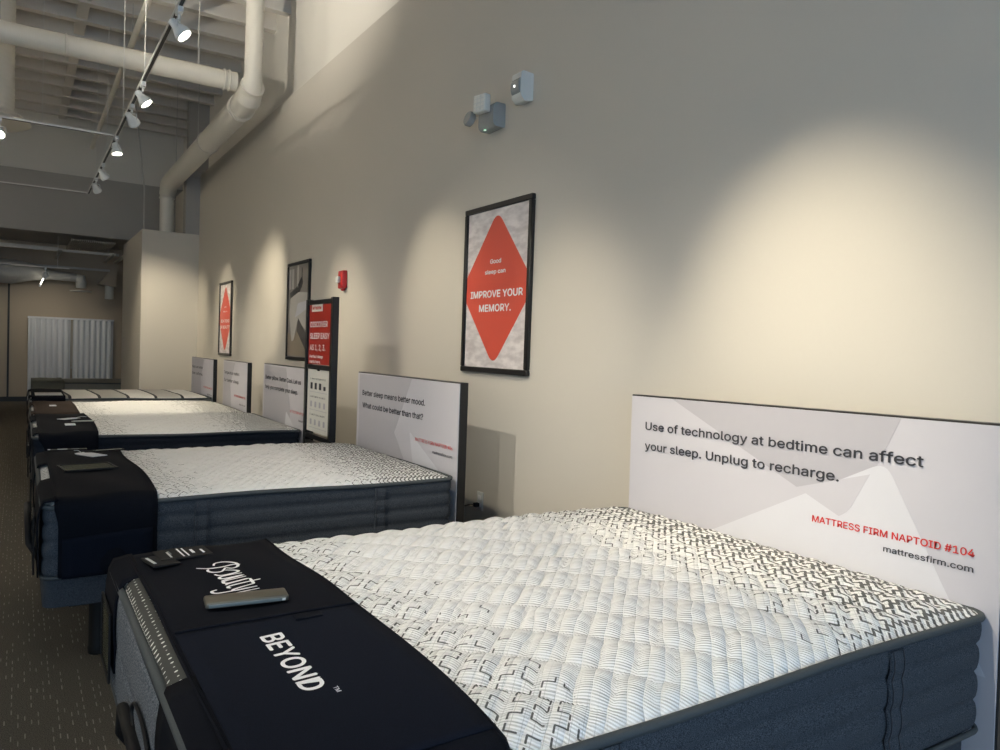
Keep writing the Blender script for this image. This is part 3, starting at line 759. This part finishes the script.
text_x('mattressfirm.com', -.0018, 6.26 - cy3, 6.06 - cy3, 1.4 - .66, .024, M['ink'], s3, .01)
# --- bed 4
b4 = bed(0.10, 1.98, 7.86, 9.36, z1=.68, crown=.03)
bed_base(b4, 'bed base under the fourth mattress', retainer=False)
mattress(b4, 'plain', (M['side_dk'], M['tape'], M['tick2']), 'fourth mattress with pale top under the bright strip of light', None, 0.8)
r4 = runner(b4, 0.12, 0.47, lambda y: 0, 'brown foot protector on the fourth mattress', M['brown'], M['brown'], near_flap=(.05, .4), far_flap=.4, hx0=.14, pockets=False)
leaflet(lay(b4, .28, 8.55, .003), 0, .06, .10, 'tiny pale card on the brown cloth of the fourth bed', [(-.025, .025, -.04, .04, 'tagm')], 'tagm')
s4 = headboard_sign(2.05, 8.20, 9.32, 1.18, 'white headboard sign with black edge left of the one beside the stand')
cy4 = (8.20 + 9.32) / 2
def small_sign(t, c, ya, yb, l1, l2):
    sign_poly(t, sh([(yb - .03, -.24), (ya + .55, -.24), (ya + .75, -.5), (ya + .55, -1.3), (yb - .03, -1.3)], c), 0, 'signv', -.0002)
    text_x(l1, -.001, yb - .06 - c, yb - .78 - c, 1.4 - .38, .050, M['ink'], t, .012)
    text_x(l2, -.001, yb - .06 - c, yb - .78 - c, 1.4 - .47, .050, M['ink'], t, .012)
    text_x('MATTRESS FIRM NAPTOID', -.0012, ya + .55 - c, ya + .05 - c, 1.4 - .62, .032, M['red'], t, .012)
    text_x('mattressfirm.com', -.0012, ya + .32 - c, ya + .05 - c, 1.4 - .70, .026, M['ink'], t, .01)
small_sign(s4, cy4, 8.20, 9.32, 'Temperature matters', 'for better sleep.')
# --- bed 5 (striped)
b5 = bed(0.10, 2.02, 9.80, 11.22, z0=.39, z1=.70, crown=.02, tuft=.004)
bed_base(b5, 'bed base under the striped mattress', retainer=False)
mattress(b5, 'plain', (M['greybed'], M['tape'], M['stripes']), 'white mattress with dark stripes across the top', None, 0.7)
r5 = runner(b5, 0.12, 0.44, lambda y: 0, 'black foot protector on the striped mattress', M['runner'], M['runner2'], near_flap=(.05, .4), far_flap=.4, hx0=.14, pockets=False)
b = B(); zt = on_cloth(b5, (.28, 10.1)) - b5.z0 + .001; box(b, .15 - b5.cx, .42 - b5.cx, 9.86 - b5.cy, 10.28 - b5.cy, zt, zt + .006, .002, 1); tag(obj('clear_panel', b, M['device'], r5), 'pale panel on the nearer half')
s5 = headboard_sign(2.05, 9.88, 11.28, 1.165, 'farthest white headboard sign, beside the corner partition')
small_sign(s5, (9.88 + 11.28) / 2, 9.88, 11.28, 'Naps are better', 'than caffeine.')
# --- bed 6, beyond the partition
b6 = bed(0.24, 2.20, 16.40, 17.85, z0=.25, z1=.52, crown=.01, tuft=.003)
bed_base(b6, 'low bed base in the back room under the grey mattress', retainer=False)
mattress(b6, 'plain', (M['greybed'], M['tape'], M['greybed']), 'grey mattress in the back room below the white blinds', None, 0.6)
runner(b6, 0.20, 0.72, lambda y: 0, 'grey green foot protector with dark edges on the back room mattress', M['sage'], M['sage'], near_flap=None, far_flap=None, pockets=False)

# ================================================================ wall things
def poster(y0, y1, z0, z1, label, art):
    cy = (y0 + y1) / 2; t = empty('framed_poster', (WX, cy, z0), 0, label, 'poster', 'framed posters on the right wall')
    w2 = (y1 - y0) / 2; h = z1 - z0; fr = .035
    b = B()
    box(b, -.028, 0, -w2, w2, 0, fr, .004, 1); box(b, -.028, 0, -w2, w2, h - fr, h, .004, 1)
    box(b, -.028, 0, -w2, -w2 + fr, fr, h - fr, .004, 1); box(b, -.028, 0, w2 - fr, w2, fr, h - fr, .004, 1)
    obj('frame', b, M['blackf'], t, True)
    b = B(); box(b, -.014, -.002, -w2 + fr, w2 - fr, fr, h - fr); obj('print', b, M['snow'] if art == 'diamond' else M['pic1'], t)
    if art == 'diamond':
        b = B(); a = w2 - fr - .002; c = h / 2; k_ = .085; prism(b, rpoly([(0, fr + .012), (a, c - k_), (a, c + k_), (0, h - fr - .012), (-a, c + k_), (-a, c - k_)], [.09, .0, .0, .09, .0, .0], 8), 'x', -.0145, -.0155); obj('red_diamond', b, M['redp'], t)
    return t, w2, h
pA, w2, h = poster(3.65, 4.44, 1.255, 2.335, 'framed red diamond poster reading improve your memory, large one on the near wall', 'diamond')
cyA = (3.65 + 4.44) / 2
text_x('Good', -.0158, 4.115 - cyA, 3.985 - cyA, .700, .038, M['white'], pA, .028)
text_x('sleep can', -.0158, 4.175 - cyA, 3.93 - cyA, .635, .036, M['white'], pA, .028)
text_x('IMPROVE YOUR', -.0158, 4.35 - cyA, 3.73 - cyA, .485, .062, M['white'], pA, .022)
text_x('MEMORY.', -.0158, 4.235 - cyA, 3.855 - cyA, .395, .062, M['white'], pA, .022)
pC, w2, h = poster(11.10, 11.86, 1.19, 2.27, 'small looking red diamond poster farthest along the wall', 'diamond')
text_x('Good', -.0158, .06, -.06, .70, .036, M['white'], pC, .012)
text_x('sleep can', -.0158, .12, -.12, .635, .036, M['white'], pC, .012)
text_x('BE A THING', -.0158, .26, -.26, .485, .062, M['white'], pC, .022)
text_x('OF BEAUTY.', -.0158, .32, -.32, .395, .062, M['white'], pC, .022)
pB, w2, h = poster(7.68, 8.44, 1.22, 2.29, 'framed grey photograph of a bedroom beside the red stand', 'photo')
def pp(P, m_, x, r=0, nm='picture_area'):
    b = B(); prism(b, rpoly(P, r) if r else P, 'x', x, x - .0005); return obj(nm, b, M[m_], pB)
pp([(.37, .60), (.37, 1.03), (-.37, 1.03), (-.37, .66)], 'pic3', -.0143)
pp([(.33, .78), (.33, 1.0), (.16, 1.0), (.16, .78)], 'pic2', -.0150)
pp([(.05, .72), (.05, 1.03), (.0, 1.03), (.0, .72)], 'pic2', -.0150)
pp([(.25, .64), (.30, .74), (.05, .80), (-.10, .90), (-.16, .84), (-.05, .74), (.0, .64)], 'pic4', -.0150, .02)
pp([(.30, .50), (.27, .68), (-.02, .74), (-.34, .72), (-.34, .30), (.0, .44), (.12, .22), (.20, .20)], 'pic2', -.0157, .03)
pp([(.10, .46), (.0, .62), (-.34, .64), (-.34, .56)], 'signl', -.0163, .03)
pp([(-.02, .46), (-.34, .26), (-.34, .08), (.02, .32)], 'pic4', -.0163)
pp([(.37, .05), (.37, .30), (.10, .26), (.02, .32), (-.34, .08), (-.34, .045)], 'pic5', -.0150)
for yy in (.245, -.12):
    pp([(yy + .006, .78), (yy + .006, 1.0), (yy - .006, 1.0), (yy - .006, .78)], 'pic4', -.0160)
# fire alarm
t = empty('fire_alarm', (WX, 6.72, 1.93), 0, 'red fire alarm strobe box on the wall right of the red stand', 'fire alarm')
b = B(); box(b, -.045, 0, -.065, .065, 0, .165, .008, 2); obj('housing', b, M['alarm'], t, True)
b = B(); box(b, -.075, -.045, -.01, .055, .05, .11, .01, 2); obj('strobe', b, M['device'], t, True)
b = B(); box(b, -.05, -.044, -.05, -.02, .03, .14, .002, 1); obj('grille', b, M['red'], t)
b = B(); box(b, -.03, -.005, -.04, .02, -.02, .0, .006, 1); obj('test_switch', b, M['alarm'], t)
# motion detector
t = empty('motion_detector', (WX, 3.77, 2.88), math.radians(0), 'white motion detector box, highest device on the near wall', 'motion detector')
b = B(); prism(b, rpoly([(0, 0.01), (0, .17), (-.075, .175), (-.088, .165), (-.088, .03), (-.06, 0)], .008, 3), 'y', -.050, .050); obj('housing', b, M['device'], t, True)
b = B(); P = [(-.086 - .016 * math.cos(a), .09 + .045 * math.sin(a)) for a in [(-PI / 2 + PI * k / 8) for k in range(9)]]
prism(b, P, 'y', -.042, .042); obj('lens', b, M['lensd'], t, True)
b = B(); box(b, -.106, -.101, -.006, .006, .082, .094); obj('indicator', b, emis('indicator_glow', (1, 1, .95), 1.5), t)
# emergency light: body and two square lamp heads
t = empty('emergency_light', (WX, 4.08, 2.80), 0, 'grey emergency light with a square faceted lamp above the large poster', 'emergency light')
b = B(); prism(b, rpoly([(0, 0), (0, .15), (-.07, .15), (-.09, .12), (-.09, .02), (-.07, 0)], .01, 3), 'y', -.06, .12); obj('housing', b, M['lensd'], t, True)
def lamp_head(parent, y, z, rz, nm='lamp_head'):
    b = B(); box(b, -.05, 0, -.055, .055, -.055, .055, .008, 2)
    for v in b.verts:
        v.co = Matrix.Rotation(rz, 4, 'Z') @ v.co + Vector((-.10, y, z))
    o = obj(nm, b, M['device'], parent, True)
    b = B()
    for i in range(3):
        for j in range(4):
            box(b, -.054, -.05, -.045 + i * .032, -.020 + i * .032, -.047 + j * .025, -.027 + j * .025, .002, 1)
    for v in b.verts: v.co = Matrix.Rotation(rz, 4, 'Z') @ v.co + Vector((-.10, y, z))
    obj('facets', b, M['paper'], o)
    return o
lamp_head(t, .03, .145, math.radians(12))
b = B(); tube(b, [(-.05, .12, .10), (-.06, .2, .11)], .008, 8); obj('arm', b, M['device'], t)
b = B(); lathe(b, [(.015, 0), (.045, .01), (.05, .035), (.045, .05), (.0, .052)], Matrix.Translation((-.06, .235, .10)) @ Matrix.Rotation(-1.3, 4, 'Y')); obj('round_lamp', b, M['lensd'], t, True)
b = B(); lathe(b, [(.008, 0), (.008, .004), (0, .005)], Matrix.Translation((-.08, .05, -.002)) @ Matrix.Rotation(PI, 4, 'X')); obj('indicator', b, emis('green_glow', (.6, 1, .7), 1.2), t)
# outlet and plug
t = empty('wall_outlet', (WX, 4.16, .355), 0, 'white wall outlet low on the wall behind the second sign', 'outlet')
b = B(); box(b, -.007, 0, -.036, .036, 0, .12, .003, 2); obj('plate', b, M['device'], t, True)
for zz in (.022, .068):
    b = B(); box(b, -.010, -.0071, -.017, .017, zz, zz + .03, .001, 1); obj('socket', b, M['white'], t)
t = empty('power_cord', (WX - .011, 4.165, .39), 0, 'black power cord plugged into the wall outlet', 'cord')
b = B(); box(b, -.035, 0, -.014, .014, -.012, .014, .004, 2); obj('plug', b, M['black'], t, True)
b = B(); P = smooth_pts([(-.035, 0, 0), (-.07, .02, .0), (-.10, .06, -.03), (-.12, .10, -.12), (-.12, .13, -.26), (-.10, .16, -.383), (-.12, .30, -.383)])
tube(b, P, .004, 8); obj('wire', b, M['black'], t, 'all')
# display stand with two panels
t = empty('sign_stand', (1.95, 5.62, 0), 0, 'black floor stand with a red panel above a white panel', 'sign stand')
sw = .285; sh_ = 1.755
for s in (-1, 1): obj('post', box(B(), -.02, .03, s * sw - .022, s * sw + .022, .0, sh_, .003, 1), M['blackf'], t)
for z in (sh_ - .045, 1.205, .66, .60): obj('crossbar', box(B(), -.015, .025, -sw + .022, sw - .022, z, z + .035, .002, 1), M['blackf'], t)
for s in (-1, 1): obj('foot', box(B(), -.20, .22, s * sw - .03, s * sw + .03, 0, .02, .004, 1), M['blackf'], t)
b = B(); box(b, -.006, .010, -.255, .255, 1.245, 1.735); rp = obj('red_panel', b, M['sred'], t)
b = B(); box(b, -.006, .010, -.255, .255, .715, 1.21); wp = obj('white_panel', b, M['paper'], t)
b = B(); box(b, -.010, -.0065, -.05, .19, 1.655, 1.722); lg = obj('logo_patch', b, M['paper'], rp)
text_x('MATTRESSFIRM', -.0105, .17, -.03, 1.672, .028, M['red'], lg, .03)
text_x('DISCOVER', -.0065, .225, -.17, 1.535, .060, M['white'], rp, .014)
text_x('SLEEP EASY', -.0065, .225, -.215, 1.445, .060, M['white'], rp, .014)
text_x('AS 1, 2, 3.', -.0065, .225, -.13, 1.355, .060, M['white'], rp, .014)
text_x('Perfect sleep', -.0065, .225, -.08, 1.295, .030, M['white'], rp, .015)
text_x('starts here.', -.0065, .225, -.03, 1.255, .030, M['white'], rp, .015)
for s in (-1, 1):
    b = B(); box(b, -.016, -.004, -.02, .02, (1.72 if s > 0 else 1.195), (1.745 if s > 0 else 1.22), .003, 1); obj('clip', b, M['blackf'], t)
for k, (z, s) in enumerate(((1.125, '1  WHAT IS YOUR STYLE'), (.985, '2  HOW FIRM DO YOU LIKE IT'), (.845, '3  LIKE IT COOL OR SOFT'))):
    text_x(s, -.0065, .19, -.16, z, .016, M['ink'], wp, .012, name='heading')
    for j in range(4):
        b = B(); yy = .16 - j * .10
        if k == 0: box(b, -.0085, -.0061, yy - .022, yy + .022, z - .075, z - .025 + (0 if j < 3 else -.02), .001, 1)
        else: prism(b, rpoly([(yy - .02, z - .075), (yy + .02, z - .075), (yy + .018, z - .03), (yy - .018, z - .03)], .008, 3), 'x', -.0061, -.0075)
        obj('icon', b, M['ink'] if k == 0 else M['signv'], wp)
    b = B(); box(b, -.0068, -.0061, -.2, .2, z - .098, z - .095); obj('rule', b, M['signv'], wp)

# ================================================================ overhead things
def ring(bm, c, axis, R, r=.012):
    c = Vector(c); a = Vector(axis).normalized(); u = a.orthogonal().normalized(); v = a.cross(u)
    tube(bm, [c + (u * math.cos(q) + v * math.sin(q)) * R for q in [2 * PI * k / 24 for k in range(24)]], r, 6, closed=True)
t = empty('air_duct', (2.08, 8.75, 4.0), 0, 'large round painted air duct with elbow running along the upper wall', 'air duct')
O = Vector((2.08, 8.75, 4.0))
def LP(*P): return [Vector(p) - O for p in P]
b = B(); tube(b, LP((-4.5, 8.80, 4.30), (2.0, 8.80, 4.30)), .103, 24); obj('cross_pipe', b, M['duct'], t, True)
b = B(); tube(b, LP((2.15, 8.62, 5.6), (2.14, 8.62, 4.35), (2.14, 8.66, 4.22), (2.14, 8.80, 4.13)), [.095, .095, .12, .135], 24); obj('riser_pipe', b, M['duct'], t, True)
b = B(); tube(b, LP((2.14, 8.62, 4.24), (2.14, 8.9, 4.13), (2.12, 13.75, 4.06), (2.11, 13.95, 4.02), (2.10, 14.08, 3.88)), [.13, .14, .14, .14, .125], 28); obj('wall_pipe', b, M['duct'], t, True)
b = B(); tube(b, LP((2.10, 14.08, 3.98), (2.10, 14.08, 3.19)), .112, 24); obj('drop_pipe', b, M['duct'], t, True)
for c_, ax_, R_ in (((2.14, 9.1, 4.128), (0, 1, -.01), .145), ((2.14, 9.17, 4.127), (0, 1, -.01), .145), ((1.92, 8.8, 4.30), (1, 0, 0), .108), ((1.87, 8.8, 4.30), (1, 0, 0), .108), ((2.13, 10.9, 4.10), (0, 1, 0), .145), ((2.10, 14.08, 3.82), (0, 0, 1), .118), ((.35, 8.8, 4.30), (1, 0, 0), .105)):
    b = B(); ring(b, LP(c_)[0], ax_, R_, .010); obj('collar', b, M['duct'], t, 'all')
for (x, y, z) in ((1.6, 8.8, 4.40), (-.2, 8.8, 4.40), (2.0, 10.9, 4.1), (2.0, 12.6, 4.1)): obj('hanger_rod', tube(B(), LP((x, y, z), (x, y, JB + .02)), .006, 6), M['steel'], t)
# spiral duct with round diffuser at the left
t = empty('spiral_duct', (-.42, 9.75, 3.66), 0, 'vertical spiral duct with flared round diffuser at the left edge', 'air duct')
b = B(); prof = []
z = .05
while z < 1.60:
    prof += [(.34, z), (.345, z + .02), (.34, z + .04)]; z += .06
lathe(b, prof, None, 36); obj('pipe', b, M['duct'], t, True)
b = B(); lathe(b, [(.46, -.02), (.50, 0), (.44, .05), (.345, .09), (.34, .11)], None, 36); obj('diffuser', b, M['duct'], t, True)
# conduit along the room
t = empty('conduit_pipe', (1.08, 8.0, 4.9), 0, 'thin painted pipe running lengthwise under the joists', 'pipe')
b = B(); tube(b, [(0, -5.5, 0), (0, 7.95, 0)], .035, 14); obj('pipe', b, M['duct'], t, True)
for y in (-4, -1, 2, 5): obj('hanger_rod', tube(B(), [(0, y, .03), (0, y, JB - 4.88)], .006, 6), M['steel'], t)
t = empty('brace_rod', (1.62, 14.1, 4.2), 0, 'slim slanting rod beside the duct drop near the back bulkhead', 'rod')
b = B(); tube(b, [(-.03, 0, 1.12), (.14, .1, -.25)], .012, 8); tube(b, [(.14, .1, -.25), (.15, .1, -1.02)], .012, 8); obj('rod', b, M['steel'], t)
# tracks
def rail(name, p, q, label, hang, group):
    p = Vector(p); q = Vector(q); d = (q - p).normalized(); t = empty(name, p, math.atan2(d.y, d.x), label, 'track', group); L = (q - p).length
    b = B(); box(b, 0, L, -.018, .018, 0, .022, .002, 1); obj('rail', b, M['track'], t)
    b = B(); box(b, .01, L - .01, -.011, .011, -.0015, .0); obj('slot', b, M['slot'], t)
    for h_ in hang:
        b = B(); tube(b, [(h_, 0, .02), (h_, 0, JB - RZ)], .004, 6); obj('hanger_wire', b, M['track'], t)
    return t
rail('lighting_track', (RX, -1.5, RZ), (RX, 13.3, RZ), 'long white lighting track with a dark slot above the beds', (5.2, 7.1, 8.6, 10.2, 11.9, 13.4), 'lighting tracks')
rail('lighting_track', (LX, -1.5, RZ), (LX, 13.3, RZ), 'second long lighting track out of frame over the aisle', (3, 6, 9, 12), 'lighting tracks')
rail('lighting_track', (LX + .02, 9.32, RZ), (RX - .02, 9.32, RZ), 'thin cross track with one lit lamp at the left edge', (.25, 1.15,), 'lighting tracks')
rail('lighting_track', (LX + .02, 13.28, RZ), (RX - .02, 13.28, RZ), 'thin far cross track meeting the end of the long track', (.2, ), 'lighting tracks')
def spot_head(x, y, aim, watts, cone, tint, label, group='track spotlights', lit=True, rad=.035):
    t = empty('track_spotlight', (x, y, RZ), 0, label, 'spotlight', group)
    b = B(); box(b, -.018, .018, -.05, .05, -.040, -.002, .003, 1); obj('adapter', b, M['headg'], t)
    b = B(); tube(b, [(0, 0, -.04), (0, 0, -.085)], .008, 8); obj('stem', b, M['headg'], t)
    d = (Vector(aim) - Vector((x, y, RZ - .14))).normalized()
    piv = Vector((0, 0, -.14)); Rm = Matrix.Translation(piv) @ d.to_track_quat('Z', 'Y').to_matrix().to_4x4()
    b = B(); side = Rm.to_3x3() @ Vector((1, 0, 0))
    tube(b, [piv - side * .058, piv - side * .05 + Vector((0, 0, .05)), (0, 0, -.083), piv + side * .05 + Vector((0, 0, .05)), piv + side * .058], .005, 6); obj('yoke', b, M['headg'], t)
    b = B(); lathe(b, [(.018, -.075), (.026, -.07), (.030, -.03), (.052, .02), (.056, .035), (.056, .055), (.050, .055), (.046, .04), (.01, .036)], Rm, 20); obj('lamp_cup', b, M['headg'], t, True)
    b = B(); lathe(b, [(.010, .037), (.036, .040), (.040, .046), (.030, .052), (.004, .055)], Rm, 18); obj('bulb', b, M['bulb'] if lit else M['bulbd'], t, True)
    if watts:
        ld = bpy.data.lights.new('spot_beam', 'SPOT'); ld.energy = watts; ld.spot_size = math.radians(cone); ld.spot_blend = 1.0; ld.shadow_soft_size = rad; ld.color = tint
        lo = link(bpy.data.objects.new('spot_beam', ld)); lo.parent = t; lo.location = piv + d * .075; lo.rotation_euler = d.to_track_quat('-Z', 'Y').to_euler()
    return t
where_r = ['over the nearest bed', 'between the first two beds', 'first one visible at the top of the long track, brightly lit', 'second visible one along the long track', 'third visible one, close behind the second',
           'at the joint with the thin cross track', 'second to last on the long track', 'last on the long track before its end']
for (y, aim, wt, cn, ti), wr in zip(LAMPS_R, where_r):
    spot_head(RX, y, aim, wt, cn, ti, 'white track spotlight ' + wr)
for i, (y, aim, wt, cn, ti) in enumerate(LAMPS_L):
    spot_head(LX, y, aim, wt, cn, ti, 'white spotlight of the aisle track aimed at the beds, number from the front '+('first', 'second', 'third', 'fourth', 'fifth, added to brighten the last sign')[i])
for i, (y, aim, wt, cn, ti) in enumerate(LAMPS_UP):
    spot_head(LX, y, aim, wt, cn, ti, 'white spotlight of the aisle track ' + UPN[i], rad=.06)
spot_head(-.20, 9.32, (-.5, 6.0, 0.0), 60, 60, NEUT, 'lit spotlight hanging from the thin cross track at the left edge')
# back room
t = empty('vertical_blinds', (.93, BY - .05, 1.0), 0, 'closed white vertical blinds on the far back wall', 'blinds')
b = B(); box(b, -.80, .80, -.04, .0, .74, .78); obj('headrail', b, M['blind'], t)
for s, (xa, xb) in enumerate(((-.79, -.02), (.02, .79))):
    b = B(); n = 34; A = []; D = []
    for k in range(n + 1):
        x = xa + (xb - xa) * k / n; yy = -.03 + .022 * math.sin(k * 1.35)
        A.append(b.verts.new((x, yy, -1.0))); D.append(b.verts.new((x, yy, .74)))
    for k in range(n): b.faces.new((A[k], A[k + 1], D[k + 1], D[k]))
    obj('blind_panel', b, M['blind'], t)
b = B(); tube(b, [(0, -.05, .72), (0, -.05, -.25)], .006, 6); lathe(b, [(.012, -.3), (.015, -.27), (.006, -.25)], Matrix.Translation((0, -.05, 0))); obj('pull_cord', b, M['steel'], t)
t = empty('ceiling_strut_grid', (0, 17.2, 2.99), 0, 'metal strut grid hanging under the back room ceiling', 'strut grid')
for i, (y, z) in enumerate(((16.55, 0), (18.3, -.18), (16.9, .06))):
    b = B(); xa = (-3, -3, -3)[i]; xb = (1.62, 1.62, .6)[i]; box(b, xa, xb, y - 17.2 - .02, y - 17.2 + .02, z, z + .045); obj('strut', b, M['steel'], t)
for x in (.62, 1.52, 1.72, -.6):
    b = B(); box(b, x - .03, x - .01, -.85, 1.15, -.0, .04); box(b, x + .01, x + .03, -.85, 1.15, .0, .04); obj('cross_strut', b, M['steel'], t)
b = B()
for k in range(22): box(b, .8 + k * .035, .812 + k * .035, -.7, 1.1, .22, .26)
obj('deck_grating', b, M['joist'], t)
for x in (.62, 1.52): obj('hanger_rod', tube(B(), [(x, .3, .04), (x, .3, .33)], .006, 6), M['steel'], t)
t = empty('back_duct', (.2, 17.6, 2.62), 0, 'grey tapering duct with a short elbow in the back room', 'air duct')
b = B(); tube(b, [(-3, 0, 0), (-.35, 0, 0), (0.0, 0, .02), (.3, 0, -.02), (.78, 0, -.04)], [.24, .24, .17, .09, .08], 20); obj('pipe', b, M['steel'], t, True)
b = B(); tube(b, [(.75, 0, -.04), (.83, 0, -.05), (.84, 0, -.12), (.84, 0, -.24)], [.085, .1, .10, .09], 18); obj('elbow', b, M['duct'], t, True)
b = B(); lathe(b, [(.20, -.31), (.20, -.295), (.05, -.28)], Matrix.Translation((.84, 0, 0))); obj('diffuser', b, M['duct'], t, True)
t = empty('duct_box', (1.66, 18.0, 2.66), 0, 'boxy duct with a short drop pipe beside the partition in the back room', 'air duct')
b = B(); prism(b, [(-.28, -.15), (.04, -.20), (.04, .16), (-.10, .10)], 'y', -.2, .25); obj('box', b, M['backw'], t)
b = B(); tube(b, [(-.07, 0, -.15), (-.07, 0, -.45)], .085, 16); obj('drop_pipe', b, M['duct'], t, True)
RZ_keep = RZ; RZ = 2.70
spot_head(.40, 17.0, (.4, 18.5, .9), 22, 120, NEUT, 'bright little spotlight in the back room above the blinds')
bl = [o for o in bpy.data.objects if o.name.startswith('track_spotlight')][-1]
bl = max((o for o in bpy.data.objects if o.name.startswith('track_spotlight')), key=lambda o: o.location.y)
b = B(); tube(b, [(-.03, .05, -.20), (-.08, .05, -.33)], .012, 8); tag(obj('lit_arm', b, emis('painted_arm_glow', (1, .95, .85), 3), bl), 'slanting lamp arm, lit look added as glow')  # lamp arm, no source itself: its lit look is put in as emission
b = B(); tube(b, [(-.08, .05, -.33), (-.095, .05, -.37)], .016, 8); obj('end_cap', b, M['headg'], bl)
b = B(); tube(b, [(.0, .0, -.06), (-.03, .05, -.20)], .004, 6); obj('tube_arm', b, M['headg'], bl)
tk = empty('lighting_track', (-2.0, 17.0, RZ), 0, 'short track under the back room ceiling', 'track', 'lighting tracks')
b = B(); box(b, 0, 2.8, -.018, .018, 0, .022, .002, 1); obj('rail', b, M['track'], tk)
for h_ in (.3, 1.5, 2.6):
    b = B(); tube(b, [(h_, 0, .02), (h_, 0, 3.33 - RZ)], .004, 6); obj('hanger_wire', b, M['track'], tk)
